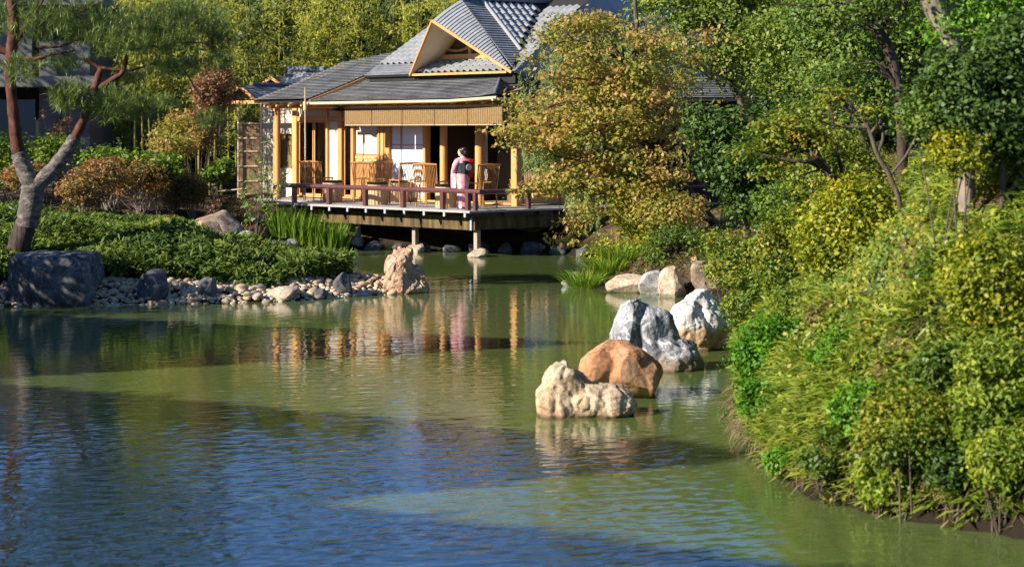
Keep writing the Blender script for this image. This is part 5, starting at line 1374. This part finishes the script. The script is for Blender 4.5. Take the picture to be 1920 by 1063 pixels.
# pine
dP = 38.6
def TP(*pts, d=dP): return [tuple(W(x, y, d + (q[3] if len(q) > 3 else 0))) + (q[2] * .68 / (F/d),) for q in pts for x, y in [(q[0], q[1])]]
pb_ = W(28, 500, dP); pb_[2] = hgt(pb_[0], pb_[1]) - .1
pine = thing('pine_tree', 'old red pine with two stems and wrapped lower trunk leaning over the boulder', 'pine tree', tuple(pb_))
r_ = np.random.default_rng(88)
stem = TP((22,520,33),(34,470,30),(48,420,27),(58,380,27),(62,350,28))
left = TP((62,352,22),(44,318,20),(34,285,19),(28,240,17),(22,180,15),(18,125,15),(24,70,16),(24,20,15),(14,-50,12),(20,-120,8))
right = TP((66,350,20),(95,322,17),(122,288,16),(142,255,14),(158,222,12),(174,180,10.5),(184,145,10),(190,128,9))
br = [TP((22,95,12),(45,55,7),(70,20,5),(90,-20,3)), TP((24,108,8),(60,112,6),(100,102,4),(140,95,3)), TP((20,100,12),(-10,90,9),(-40,70,6)), TP((186,166,9),(210,150,8),(228,138,7),(236,115,6),(238,92,5),(250,60,3)),
      TP((190,130,7),(170,116,6),(156,112,4)), TP((190,128,6),(225,132,4),(255,130,3),(290,118,2)), TP((70,90,5),(120,85,4),(180,60,3),(250,52,3),(330,60,2)), TP((100,30,6),(150,22,5),(190,5,3)), TP((238,95,4),(300,85,3),(370,80,2),(405,90,2)),
      TP((285,120,3),(340,130,2),(365,165,2),(395,215,1.5)), TP((190,150,4),(165,165,2.5),(140,185,2)), TP((200,150,3),(215,175,2),(225,195,1.5))]
items = []
for q in [stem, left, right] + br:
    q = np.asarray(q); s_ = spline(q, 5*len(q)); items.append((s_[:, :3] - pb_, s_[:, 3] * (1 + .05*np.sin(np.arange(len(s_))*1.7))))
link('trunk', tubes_mesh('trunk', items, m_bark_red, 10), pine)
m_wrap = surf('grey_trunk_wrap', [(.045,.038,.032),(.12,.10,.085),(.24,.205,.17)], 5, .95, (1.5, 1.5, 2.5), 1.0, .05)
wr = []
for q, s in ((TP((50,425,28.5),(58,380,28.5),(62,350,29)), 0), (TP((64,353,24),(46,318,21.8),(35,287,20.6)), 0), (TP((64,352,22),(95,322,19),(122,288,17.6),(141,258,15.8)), 0)):
    q = np.asarray(q); s_ = spline(q, 14); wr.append((s_[:, :3] - pb_, s_[:, 3] * (1.10 + .05*np.sin(np.arange(14)*2.2) + .03*r_.normal(size=14))))
link('trunk_wrap', tubes_mesh('trunk_wrap', wr, m_wrap, 12), pine)
items = []
st = np.asarray(TP((16,535,38),(24,505,35),(33,472,32.5),(42,440,30.5),(48,426,29.5))); s_ = spline(st, 12); link('dark_base', tubes_mesh('dark_base', [(s_[:, :3] - pb_, s_[:, 3])], m_bark_dark, 10), pine)
pads = [(90,45,85,42,0,300),(196,52,110,40,0,420),(301,62,100,36,0,360),(346,30,80,30,.3,240),(241,85,95,22,-.3,280),(20,20,70,50,.3,220),(135,182,44,30,-.4,230),(211,198,50,30,-.3,230),(265,204,36,26,.2,140),(331,128,60,16,0,170),(406,72,30,34,.2,130),
        (412,118,24,14,0,60),(397,225,26,17,.2,70),(310,195,22,11,0,40),(120,120,60,16,.3,110),(150,-20,160,35,0,300),(40,130,40,24,-.5,90),(255,145,40,12,.4,60)]
Bs, Ds = [], []
for px, py, rx, ry, dy, n in pads:
    n = int(n * .72)
    c = W(px, py, dP + dy); s = dP / F; rad = np.array([rx*s, rx*s*.8, ry*s])
    P = c + unit(r_.normal(size=(n, 3))) * (r_.random((n, 1)) ** .45) * rad
    D0 = unit(np.array([0, 0, .7]) + (P - c) / rad * .7 + r_.normal(size=P.shape) * .25)
    nn = 20
    Bs.append(np.repeat(P, nn, 0) + np.repeat(D0, nn, 0) * r_.uniform(-.06, .06, (n*nn, 1))); Ds.append(unit(np.repeat(D0, nn, 0) * .75 + r_.normal(size=(n*nn, 3)) * .55))
B = np.concatenate(Bs) - pb_; D = np.concatenate(Ds)
V, q4, q3 = blade_arrays(B, D, .17, .0085, r_, .25); rn = np.repeat(r_.random(len(B) // 20), 20); rn = np.clip(rn + r_.normal(size=len(rn))*.12, 0, 1)
link('needles', np_mesh('needles', V, [q4, q3], LM['pine'], rnd=np.concatenate([rn, rn])), pine)

# bamboo fence and gate posts left of the house
fc = W(468, 330, 61.5); fz = hgt(fc[0], fc[1]); fr_ = thing('bamboo_fence', 'brushwood fence panel with pale bamboo rails left of the tea house', 'fence', (fc[0], fc[1], fz))
m_brush = surf('brushwood', [(.09,.055,.025),(.24,.155,.08),(.36,.26,.15)], 7, .9, (9, 9, .6), .8, .02)
MB().box((0, 0, 1.15), (.62, .07, 2.3)).build('brushwood_panel', m_brush, fr_)
for z in (.15, .55, 1.0, 1.45, 1.85, 2.3): MB().tube([(-.36, -.05, z), (.36, -.05, z)], [.022]*2, 8).build('rail', m_bamboo_pole, fr_, smooth=True)
for x in (-.34, .34): MB().tube([(x, -.02, -.1), (x, -.02, 2.9)], [.03]*2, 8).build('post', m_bamboo_pole, fr_, smooth=True)
MB().tube([(-.9, -.3, .25), (.1, -.2, .35)], [.025]*2, 8).build('low_bar', m_bamboo_pole, fr_, smooth=True)

# unseen trees added off the left edge to shade the boulder and building
m_ = LM['mid']
def off_tree(lab, x, y, hh, rad, seed, n=120):
    z = hgt(x, y); tree('shade_tree', lab, 'tree', (x, y, z - .1), [(x, y, z-.1, .14), (x+.1, y, z+hh*.5, .1), (x, y, z+hh*.9, .04)], [((x, y, z+hh*.7), (rad, rad, hh*.34), n)], 24, .3, .8, .17, .10, LM['mid'], m_bark, seed, 12)
off_tree('unseen round green tree added outside the left edge to shade the boulder', -13.4, 33.4, 3.6, 1.9, 700, 160)
off_tree('unseen broad green tree added outside the left edge to shade the modern building', -20.5, 55.0, 6.0, 3.0, 701, 200)
off_tree('unseen dense green tree added to shade the front of the modern building', -20.6, 58.6, 10.5, 3.3, 703, 260)
off_tree('unseen tall green tree added outside the left edge for shade near the hedge', -24, 50, 8.5, 3.6, 702, 240)
# ---------------------------------------------------------------- trees and shrubs on the right
def PT(d, *pts):
    return [tuple(W(q[0], q[1], d + (q[3] if len(q) > 3 else 0))) + (q[2] / (F/d),) for q in pts]
def EL(d, *lst):
    s = d / F
    return [(W(x, y, d + (q[0] if q else 0)), (rx*s, (rx+ry)*.5*s, ry*s), n) for x, y, rx, ry, n, *q in lst]
dm = 43.0
rm_ = np.random.default_rng(17)
_sp = []
for k in range(120):                                                   # layered sprays over the whole crown
    q = rm_.random(); px_ = 1130 + 190 * rm_.normal() * .55; py_ = 20 + 330 * rm_.random()
    if px_ < 960 + abs(py_ - 230) * .35 or px_ > 1335 - max(0, py_ - 250) * .5: continue
    _sp.append((px_, py_ + 14, rm_.uniform(38, 66), rm_.uniform(12, 20), 22, rm_.uniform(-1.0, .9)))
_sp += [(985,256,50,15,26,-.5),(955,246,24,9,10,-.5),(1020,222,50,16,24,-.4),(1100,395,44,16,26,-.8),(1078,430,24,20,20,-.9),(1062,448,14,12,9,-.9),(1000,110,28,14,12,-.2),(1015,70,24,12,10,-.2),(1250,330,60,20,30,-.5),(1200,400,60,22,30,-.5)]
MAPLE = EL(dm, *_sp)
base = W(1340, 415, dm); base[2] = hgt(base[0], base[1]) - .05
tree('maple_tree', 'leaning maple with orange and olive leaves before the tea house corner', 'maple tree', tuple(base),
    PT(dm, (1340,420,9),(1300,370,8),(1262,320,7),(1232,285,6),(1212,255,5),(1190,200,3.5),(1170,120,2.5)),
    MAPLE,
    9.5, .15, .40, .09, .066, LM['maple'], m_bark_dark, 801, 70, .04, extra=[PT(dm,(1212,255,4.5),(1150,215,4),(1090,190,3),(1030,200,2),(985,240,1.2)), PT(dm,(1195,215,4),(1140,140,3),(1090,90,2),(1060,60,1.2)),PT(dm,(1232,285,5),(1180,300,4),(1130,290,3),(1080,300,2),(1030,290,1.5)), PT(dm,(1262,320,5),(1215,330,3.5),(1170,320,2.5),(1120,335,1.5)), PT(dm,(1300,372,5),(1230,385,3),(1160,390,2),(1090,420,1.5))], shell=.3)
# willow
dw = 48.6; r_ = np.random.default_rng(90)
wb = W(1235, 400, dw + .5); wb[2] = hgt(wb[0], wb[1]) - .05
wil = thing('willow_tree', 'weeping willow with thin pale green strands hanging before the deck', 'willow tree', tuple(wb))
items = [(spline([wb, W(1225,250,dw+.4), W(1200,120,dw+.3), W(1190,-10,dw+.2)], 14) - wb, np.linspace(.13, .05, 14))]
tops = []
for k in range(26):
    px = 968 + 330 * r_.random() ** 1.4; py = 20 + 130 * abs(px - 1190) / 200 * r_.uniform(.6, 1.2) + r_.uniform(-20, 30)
    t = W(px, py, dw + r_.uniform(-.8, .8)); a = W(1195 + r_.uniform(-5, 5), r_.uniform(40, 160), dw + .3)
    P = spline([a, (a + t)/2 + np.array([0, 0, .35]), t], 12); items.append((P - wb, np.linspace(.03, .008, 12))); tops.append(P)
Cs, Ax = [], []
for k in range(420):
    P = tops[r_.integers(26)]; s0 = P[r_.integers(4, 12)] + r_.normal(size=3)*np.array([.12,.12,.05])
    ln = r_.uniform(1.6, 4.2); zb = max(r_.uniform(1.7, 2.4) if s0[0] < 1.3 else r_.uniform(.9, 1.6), s0[2] - ln)
    sw = np.array([r_.normal()*.10, r_.normal()*.08, 0]); e = np.array([s0[0], s0[1], zb]) + sw
    Q = spline([s0, (s0 + e)/2 + sw*.4, e], 8); items.append((Q - wb, np.linspace(.004, .002, 8)))
    n = int((s0[2] - zb) * 26)
    if n < 4: continue
    t = r_.random(n); q = np.stack([np.interp(t*7, np.arange(8), Q[:, i]) for i in range(3)], -1) + r_.normal(size=(n,3))*.022
    Cs.append(q); Ax.append(np.array([0,0,-1.2]) + r_.normal(size=(n,3))*.35)
for k in range(130):                                                   # strands that hang clear below the maple
    px = r_.uniform(982, 1125); d = dw + r_.uniform(-1.4, 0); s0 = W(px, r_.uniform(170, 285), d); e = W(px + r_.normal()*5, r_.uniform(300, 350) if px < 1062 else r_.uniform(340, 440), d)
    Q = spline([s0, (s0 + e)/2 + r_.normal(size=3)*.04, e], 8); items.append((Q - wb, np.linspace(.004, .002, 8))); n = int((s0[2] - e[2]) * 34)
    t = r_.random(n); q = np.stack([np.interp(t*7, np.arange(8), Q[:, i]) for i in range(3)], -1) + r_.normal(size=(n,3))*.022
    Cs.append(q); Ax.append(np.array([0,0,-1.2]) + r_.normal(size=(n,3))*.35)
link('trunk', tubes_mesh('trunk', items, m_bark, 5), wil); C = np.concatenate(Cs)
V, Fc = leaf_arrays(C - wb, np.array([-.4,-.8,.2]) + r_.normal(size=C.shape)*.6, .125, .024, r_, .1, np.concatenate(Ax)); link('strands', np_mesh('strands', V, [Fc], LM['willow'], rnd=r_.random(len(Fc))), wil)

def rtree(lab, d, trunk, ells, per, cr, l, w, mat, seed, bark=m_bark, nl=20, flat=.6, extra=None, name='tree', r0=.03, shell=.4):
    b0 = W(trunk[0][0], trunk[0][1], d); z = hgt(b0[0], b0[1]); base = (b0[0], b0[1], min(z, b0[2]) - .05)
    tr = [base + (trunk[0][2] / (F/d),)] + PT(d, *trunk)
    return tree(name, lab, 'tree', base, tr, EL(d, *ells), per, cr, flat, l, w, mat, bark, seed, nl, r0, extra=[PT(d, *e) for e in (extra or [])], shell=shell)
rtree('pale green maple with slanting trunk behind the orange maple', 52, [(1395,220,9),(1380,170,8),(1362,125,6),(1350,60,4)], [(1340,70,120,80,240),(1420,110,90,80,190),(1280,20,100,50,150),(1390,20,110,50,170)], 26, .2, .10, .07, LM['maple_g'], 811, extra=[[(1428,215,7),(1430,150,6),(1438,110,5),(1425,70,3)],[(1436,115,4),(1455,80,3),(1462,50,2)]])
rtree('yellow-green leafy tree behind the glossy camellia', 44, [(1480,260,7),(1485,180,6),(1480,90,4)], [(1490,170,90,75,190),(1540,80,90,80,180),(1470,60,70,60,110),(1560,180,60,60,90)], 26, .17, .09, .062, LM['maple_g'], 812, m_bark_dark)
rtree('dense dark evergreen filling the gap at the top', 34, [(1600,220,8),(1600,120,7),(1590,40,5)], [(1600,90,110,90,190),(1680,120,90,100,150),(1560,30,90,60,110),(1720,40,90,70,120),(1640,200,80,60,100)], 24, .15, .095, .05, LM['mid'], 813, m_bark_dark)
rtree('twisting dark-barked tree rising in front of the evergreen', 25, [(1692,262,11),(1690,225,11),(1684,170,10),(1672,110,11),(1650,60,13),(1625,15,12),(1600,-40,9)], [(1600,20,120,45,70),(1700,-10,80,40,50),(1560,130,70,40,50)], 24, .12, .06, .035, LM['mid'], 814, m_bark_dark, 14, extra=[[(1655,70,9),(1690,20,6),(1710,-30,5)],[(1630,15,7),(1580,5,5),(1530,12,3),(1460,8,2)],[(1650,60,5),(1600,50,3),(1560,70,2)]])
rtree('thick pale-barked tree trunk leaning out of the top edge', 19, [(1812,300,17),(1806,150,19),(1788,80,20),(1765,40,21),(1745,0,21),(1715,-70,19)], [(1830,60,90,45,70),(1890,20,70,50,60),(1780,-30,120,30,50)], 26, .09, .05, .03, LM['lime'], 815, m_bark_pale, 10)
rtree('dark glossy camellia with many leaves at the right edge', 18.2, [(1880,330,6),(1880,260,5),(1870,190,4)], [(1860,190,90,95,260),(1900,110,70,80,140),(1800,160,62,75,150),(1905,260,50,45,80),(1810,230,55,50,90)], 24, .075, .055, .034, LM['dark'], 816, m_bark, 14)
rtree('glossy camellia with forked stem over the far rocks', 33, [(1400,420,8),(1385,380,7),(1368,330,6),(1358,290,5)], [(1400,300,85,70,200),(1460,250,70,60,150),(1350,240,60,45,90),(1490,340,70,60,130),(1420,380,60,40,90)], 26, .13, .085, .05, LM['dark'], 817, m_bark, 16, extra=[[(1390,395,5),(1402,360,4),(1412,330,3)]])
rtree('crooked slim tree leaning across the slope with bare limbs', 27, [(1640,400,8),(1630,320,8),(1612,250,7),(1590,200,6),(1570,170,5)], [(1560,150,60,35,60),(1500,240,55,40,60),(1610,330,60,40,70),(1540,330,60,40,70)], 24, .11, .065, .04, LM['mixed'], 818, m_bark, 12, extra=[[(1595,205,5),(1560,195,4),(1530,170,3)]])
rtree('bent dark branch tree reaching down over the yellow bush', 23, [(1600,400,8),(1575,355,8),(1545,310,7),(1520,285,6),(1490,268,6),(1450,262,4)], [(1460,250,60,25,50),(1530,255,50,22,40),(1430,300,50,30,40)], 24, .10, .055, .034, LM['mixed'], 819, m_bark_dark, 8, extra=[[(1490,268,5),(1468,248,3),(1440,240,2)]])

rtree('slender crooked tree with bare winding limbs above the orange-topped azalea', 21.5, [(1688,385,5),(1668,330,5),(1645,290,4.5),(1628,240,4),(1604,202,3.5),(1572,184,2.5)], [(1570,180,36,16,18),(1640,205,30,14,14),(1520,210,30,14,12)], 16, .07, .05, .03, LM['mixed'], 820, m_bark, 5, extra=[[(1645,290,3.5),(1656,255,3),(1645,215,2),(1650,190,1.5)],[(1604,202,2.5),(1560,215,2),(1520,205,1.5)],[(1668,330,3),(1700,290,2.5),(1722,240,2),(1715,200,1.5)]], name='crooked_tree')
rtree('thin dark sapling with forked bare stem beside the twisting tree', 23.5, [(1590,420,4),(1582,340,4),(1566,270,3.5),(1560,215,3),(1545,170,2)], [(1545,165,34,16,16),(1590,240,28,14,12)], 16, .08, .05, .03, LM['mid'], 821, m_bark_dark, 4, extra=[[(1566,270,3),(1590,235,2.5),(1600,190,1.5)],[(1582,340,3),(1540,320,2),(1500,330,1.5)]], name='crooked_tree')
SH = [ # label, px, py, rx, ry, leaves, l, w, n, d, off
 ('bright yellow-green shrub on the far shore beside the willow', 1195, 385, 55, 58, 'yellow', .075, .045, 3600, 42.8),
 ('yellow and pink spotted shrub overhanging the grass clump', 1175, 478, 74, 48, 'yellow', .07, .042, 3800, 41.8),
 ('dark green round shrub above the far shore rocks', 1275, 470, 70, 48, 'mid', .07, .042, 3600, 40.6),
 ('orange-tinged shrub under the maple trunk', 1255, 395, 70, 40, 'maple', .075, .05, 3000, 42),
 ('green shrub with orange leaves behind the white pond rock', 1375, 480, 62, 62, 'mixed', .06, .036, 3800, 33),
 ('mixed green shrub hanging beside the white pond rock', 1410, 560, 60, 60, 'mixed', .055, .034, 3800, 27.5),
 ('shrub with orange and green leaves left of the great yellow bush', 1470, 470, 66, 76, 'mixed', .055, .034, 4600, 25.5),
 ('olive shrub below the bent branch', 1480, 380, 70, 50, 'mid', .06, .036, 3200, 28),
 ('yellow-tipped shrub between the bent branch and the slope', 1560, 290, 66, 56, 'mixed', .055, .034, 3200, 26),
 ('great yellow azalea bush on the steep bank', 1632, 462, 132, 124, 'yellow', .056, .036, 17000, None),
 ('orange-topped azalea above the great yellow bush', 1640, 320, 92, 42, 'yellow', .05, .03, 3800, None),
 ('dark shrub in the hollow beside the great yellow bush', 1750, 520, 46, 60, 'mid', .045, .026, 1500, None),
 ('yellow-green bush at the right edge below the bare soil', 1856, 528, 88, 82, 'yellow', .050, .031, 9000, None),
 ('yellow shrub at the right edge above the bare soil', 1880, 330, 60, 50, 'yellow', .045, .028, 2400, None),
 ('green shrub at the top of the slope under the thick trunk', 1770, 215, 86, 76, 'mid', .045, .028, 5200, 18.4),
 ('yellowish shrub hiding the foot of the thick leaning trunk', 1800, 278, 56, 46, 'yellow', .045, .028, 3000, 18.1),
 ('vivid green parsley-leaved bush at the pond edge', 1470, 668, 92, 78, 'bright', .05, .034, 10000, None),
 ('vivid green low bush spilling to the water below the parsley-leaved one', 1450, 748, 66, 46, 'bright', .046, .030, 4600, None),
 ('orange and green shrub above the vivid green bush', 1520, 575, 70, 50, 'mixed', .046, .03, 3800, None),
 ('pale green leafy tangle in the middle of the bank', 1580, 660, 70, 46, 'lime', .05, .03, 2600, None),
 ('olive shrub with small round leaves low on the bank', 1700, 800, 100, 70, 'mixed', .036, .024, 5600, None),
 ('dark small-leaved shrub at the foot of the bank', 1790, 875, 50, 44, 'dark', .05, .026, 1400, None),
 ('yellow-green bushy tangle at the right edge of the bank', 1870, 720, 80, 90, 'sasa_y', .06, .024, 4800, None),
 ('loose leafy bush low on the bank above the waterline tuft', 1560, 850, 62, 50, 'mid', .05, .026, 3000, None),
 ('yellowing long-leaved bush in the lower middle of the bank', 1650, 900, 60, 46, 'sasa_y', .075, .022, 2400, None),
 ('fresh green bush hanging over the pond below the sedge', 1480, 870, 48, 36, 'lime', .045, .028, 2000, None),
 ('pale lime bush in the middle of the bank beside the olive shrub', 1620, 770, 66, 50, 'lime', .052, .030, 3000, None),
 ('deep green bush between the sandy patch and the right-edge bush', 1770, 690, 60, 50, 'mid', .046, .028, 2600, None),
 ('long-leaved yellow bush at the lower right corner of the bank', 1880, 860, 62, 56, 'sasa_y', .08, .022, 2800, None),
 ('green bush with rounded leaves at the lower right of the bank', 1840, 800, 56, 46, 'hedge', .042, .030, 2600, None),
 ('brownish leafy clump beside the great yellow bush foot', 1560, 600, 50, 40, 'azalea_b', .045, .028, 1600, None),
]
for k, (lab, px, py, rx, ry, mt, l, w, n, d) in enumerate(SH):
    shrub('shrub', lab, px, py, rx, ry, LM[mt], l, w, n, 850+k, d=d, per=12, shell=.45, depth=.7 if d is None else .9, off=1.05, stems=3 if d and d < 19 else 9)

BARE = [(ray_hit(1800, 345), .45), (ray_hit(1640, 690), .16)]
def bare_spot(X, Y):
    k = np.zeros(len(X), bool)
    for p, r in BARE: k |= (X - p[0]) ** 2 + ((Y - p[1]) * .8) ** 2 < r * r
    return k
def under_bush(X, Y, Z):
    px = 960 + F*X/Y; py = YH - F*(Z - H)/Y; k = np.zeros(len(X), bool)
    for q in SH:
        if q[9] is None and q[3] > 60 and q[5] in ('yellow', 'bright'): k |= ((px - q[1])/q[3])**2 + ((py - q[2])/q[4])**2 < .8
    return k
# dwarf bamboo and long leaves over the lower right bank
r_ = np.random.default_rng(95)
X = r_.uniform(2.3, 6.5, 90000); Y = r_.uniform(14.2, 33, 90000); dd = pond_dist(X, Y)
k = (dd > -.03) & (dd < 3.2) & (X < Y*.27 + .4) & (_vnoise(X, Y, 1.3, 15) > -.16)
k &= ~bare_spot(X, Y) & ~under_bush(X, Y, height(X, Y) + .1)
e_ = (dd > -.04) & (dd < .40) & (X < Y*.27 + .4)
X, Y = np.concatenate([X[k][:6500], X[e_][:4600]]), np.concatenate([Y[k][:6500], Y[e_][:4600]]); n = len(X); Z = height(X, Y)
idx = np.repeat(np.arange(n), 5); m_ = len(idx); hh = r_.uniform(.02, .22, n)
B = np.stack([X, Y, Z + hh], -1)[idx] + r_.normal(size=(m_, 3))*.02
a = r_.uniform(0, 6.28, m_); D = np.stack([np.cos(a)*.8 - .35, np.sin(a)*.7 - .35, r_.uniform(.1, .9, m_)], -1)
V, q4, q3 = blade_arrays(B, D, .21, .030, r_, .6, .45); rn = np.clip(np.repeat(r_.random(n), 5) + r_.normal(size=m_)*.15, 0, 1)
g = link('bank_grass', np_mesh('bank_grass', V, [q4, q3], LM['sasa_y'], rnd=np.concatenate([rn, rn]))); tag(g, 'yellow-green dwarf bamboo covering the steep right bank', 'ground cover', kind='stuff')
# small-leaved creeper between the dwarf bamboo
X = r_.uniform(2.3, 6.5, 60000); Y = r_.uniform(14.4, 33, 60000); dd = pond_dist(X, Y)
k = (dd > .05) & (dd < 3.4) & (X < Y*.27 + .4) & (_vnoise(X, Y, .9, 25) > -.14)
k &= ~bare_spot(X, Y)
q_ = (dd > .3) & bare_spot(X, Y) & (r_.random(len(X)) < .16)
X, Y = np.concatenate([X[k][:8200], X[q_]]), np.concatenate([Y[k][:8200], Y[q_]]); n = len(X); idx = np.repeat(np.arange(n), 7); m_ = len(idx)
C = np.stack([X, Y, height(X, Y) + r_.uniform(.03, .20, n)], -1)[idx] + r_.normal(size=(m_, 3)) * np.array([.06, .06, .05])
V, Fc = leaf_arrays(C, np.array([-.35, -.5, .6]) + r_.normal(size=(m_, 3)) * .5, .055, .034, r_)
g = link('bank_creeper', np_mesh('bank_creeper', V, [Fc], LM['mixed'], rnd=r_.random(len(Fc)))); tag(g, 'small-leaved green creeper spreading among the dwarf bamboo of the right bank', 'ground cover', kind='stuff')
# dead thatch and stems hanging at the waterline
n = 1500; s = r_.uniform(0, 1, n); sh = spline(np.array([(2.62,24.2),(2.35,21.8),(2.3,20.2),(2.4,18.6),(2.65,17.4),(3.2,16.6),(4.0,15.8),(5.0,14.8)]), 60); q = sh[(s*59).astype(int)]
P = np.stack([q[:,0] + r_.uniform(-.02,.35,n), q[:,1] + r_.normal(size=n)*.08, np.zeros(n)], -1); P[:,2] = np.maximum(height(P[:,0], P[:,1]), 0) + r_.uniform(.02,.25,n)
D = np.stack([r_.normal(size=n)*.5 - .45, r_.normal(size=n)*.5 - .35, r_.uniform(-.9,.5,n)], -1)
m_dry = leaf_mat('dry_straw', [(.07,.045,.025),(.17,.115,.06),(.32,.24,.13)], patch=3, trans=.2)
V, q4, q3 = blade_arrays(P, D, .22, .010, r_, .6, .5); g = link('dry_grass', np_mesh('dry_grass', V, [q4, q3], m_dry, rnd=r_.random(2*n))); tag(g, 'dry straw and dead stems hanging over the waterline of the right bank', 'dry grass', kind='stuff')
# long arching sedge leaves and plants that stand out from the tangle
for lab, px, py, n, l, w, mt, sd in [('arching sedge with broad curved leaves leaning over the pond', 1470, 790, 9, .55, .035, 'lime', 1), ('second arching sedge just below the curved leaves', 1462, 830, 8, .5, .03, 'lime', 2), ('pale yellow bamboo-leaved tuft at the waterline', 1535, 910, 26, .30, .035, 'sasa_y', 3),
    ('green bladed tuft beside the dark hollow', 1790, 625, 12, .40, .03, 'lime', 4), ('spiky yellow tuft on the sandy patch', 1610, 690, 26, .28, .016, 'sasa_y', 5), ('yellow-green bladed tuft at mid bank', 1690, 690, 22, .34, .02, 'sasa_y', 6), ('broad green bladed tuft near the right edge', 1880, 620, 18, .4, .028, 'lime', 7), ('grey-green sword-leaved plant dipping into the water', 1555, 945, 10, .26, .035, 'sasa', 8)]:
    p = ray_hit(px, py); p[1] -= .06
    root = thing('sedge_tuft', lab, 'sedge', tuple(p)); r = np.random.default_rng(sd + 900)
    a = r.uniform(2.2, 5.2, n) if sd < 3 else r.uniform(0, 6.28, n)
    D = np.stack([np.cos(a)*.8, np.sin(a)*.6, r.uniform(.5, 1.1, n)], -1)
    V, q4, q3 = blade_arrays(r.normal(size=(n,3))*.02, D, l, w, r, .9); rn = r.uniform(.4, 1, n); link('blades', np_mesh('blades', V, [q4, q3], LM[mt], rnd=np.concatenate([rn, rn])), root)
    MB().tube([(0,0,-.05),(0.01,0,.06)], [.02,.012], 6).build('crown_base', m_culm, root)
m_cane = surf('dry_cane_skin', [(.20,.14,.07),(.34,.25,.13)], 4, .7)
# cane stems along the bank foot
for k in range(11):
    px = 1580 + 335 * k / 10 + r_.uniform(-8, 8); p = ray_hit(px, 935 + 55*k/10 if k < 6 else 985); p[1] -= .05
    o = MB().tube([(0,0,-.08), (r_.uniform(-.02,.05), -.02, .12), (r_.uniform(0,.10), .0, r_.uniform(.2,.34))], [.008,.007,.005], 6)  .build('dry_cane', m_cane, None, smooth=True); o.location = tuple(p)
    tag(o, 'thin dry cane rising from the water along the foot of the bank', 'cane', 'dry canes along the right bank')
# twigs with dark leaves reaching over the water
for lab, pts, sd in [('thin leafy twig hanging over the water beside the vivid green bush', [(1420,660),(1385,668),(1362,672),(1345,690)], 1), ('drooping twig with a dark leaf tuft over the pond', [(1405,745),(1375,762),(1358,780),(1350,792)], 2)]:
    d = 21.5; P = np.array([W(x, y, d) for x, y in pts]); base = P[0]; root = thing('hanging_twig', lab, 'twig', tuple(base)); Q = spline(P, 12)
    link('stem', tubes_mesh('stem', [(Q - base, np.linspace(.006, .002, 12))], m_bark_dark, 5), root)
    r = np.random.default_rng(sd + 930); C = Q[r.integers(3, 12, 40)] + r.normal(size=(40,3))*.025
    V, Fc = leaf_arrays(C - base, r.normal(size=(40,3)) + np.array([0,-.3,.4]), .045, .018, r); link('foliage', np_mesh('foliage', V, [Fc], LM['dark'], rnd=r.random(40)), root)
# cut stump on the slope
p = ray_hit(1775, 330); root = thing('cut_stump', 'grey rotted stump with broken roots at the top of the bare soil', 'stump', tuple(p))
MB().tube([(0,0,-.08),(.0,0,.08),(.03,0,.20),(.05,0,.26)], [.10,.075,.055,.03], 9).build('wood', m_bark_pale, root, smooth=True)
for a in (.5, 2.2, 3.6, 5.0): MB().tube([(0,0,.06),(.12*math.cos(a),.12*math.sin(a),.03),(.24*math.cos(a),.2*math.sin(a),-.08)], [.03,.022,.01], 6).build('root', m_bark_pale, root, smooth=True)
X = r_.uniform(1.3, 6, 14000); Y = r_.uniform(33.5, 46, 14000); k = pond_dist(X, Y) > .03; X, Y = X[k][:7000], Y[k][:7000]; n = len(X)
C = np.stack([X, Y, height(X, Y) + r_.uniform(.01, .09, n)], -1); V, Fc = leaf_arrays(C, np.array([-.1, -.2, .8]) + r_.normal(size=(n, 3))*.35, .09, .05, r_)
g = link('leaf_litter', np_mesh('leaf_litter', V, [Fc], LM['moss'], rnd=r_.random(n))); tag(g, 'low olive weeds and fallen leaves on the far right shore', 'ground cover', kind='stuff')
# black hose at the far shore
P = spline(np.array([W(1146,546,39.6), W(1150,534,39.7), W(1165,526,39.8), W(1180,521,40.0), W(1195,514,40.4)]), 16); P[0,2] = -.05
o = tubes_mesh('water_hose', [(P - P[0], np.full(16, .022))], m_black, 8); tag(link('water_hose', o, None, tuple(P[0])), 'black hose curving out of the water between the grass and the rocks', 'hose')
# fallen leaves floating
for k, (px, py) in enumerate(((1192,551),(1180,552),(1489,911),(1058,528))):
    d = H*F/(py-YH); V, Fc = leaf_arrays(np.array([[0,0,.006]]), np.array([[0,0,1.]]), .07, .05, np.random.default_rng(k), .08)
    tag(link('fallen_leaf', np_mesh('fallen_leaf', V, [Fc], plain('orange_leaf_%d' % k, (.55,.22,.02), .6)), None, ((px-960)/F*d, d, .004)), 'orange fallen leaf floating near the bank', 'leaf', 'fallen leaves on the pond')
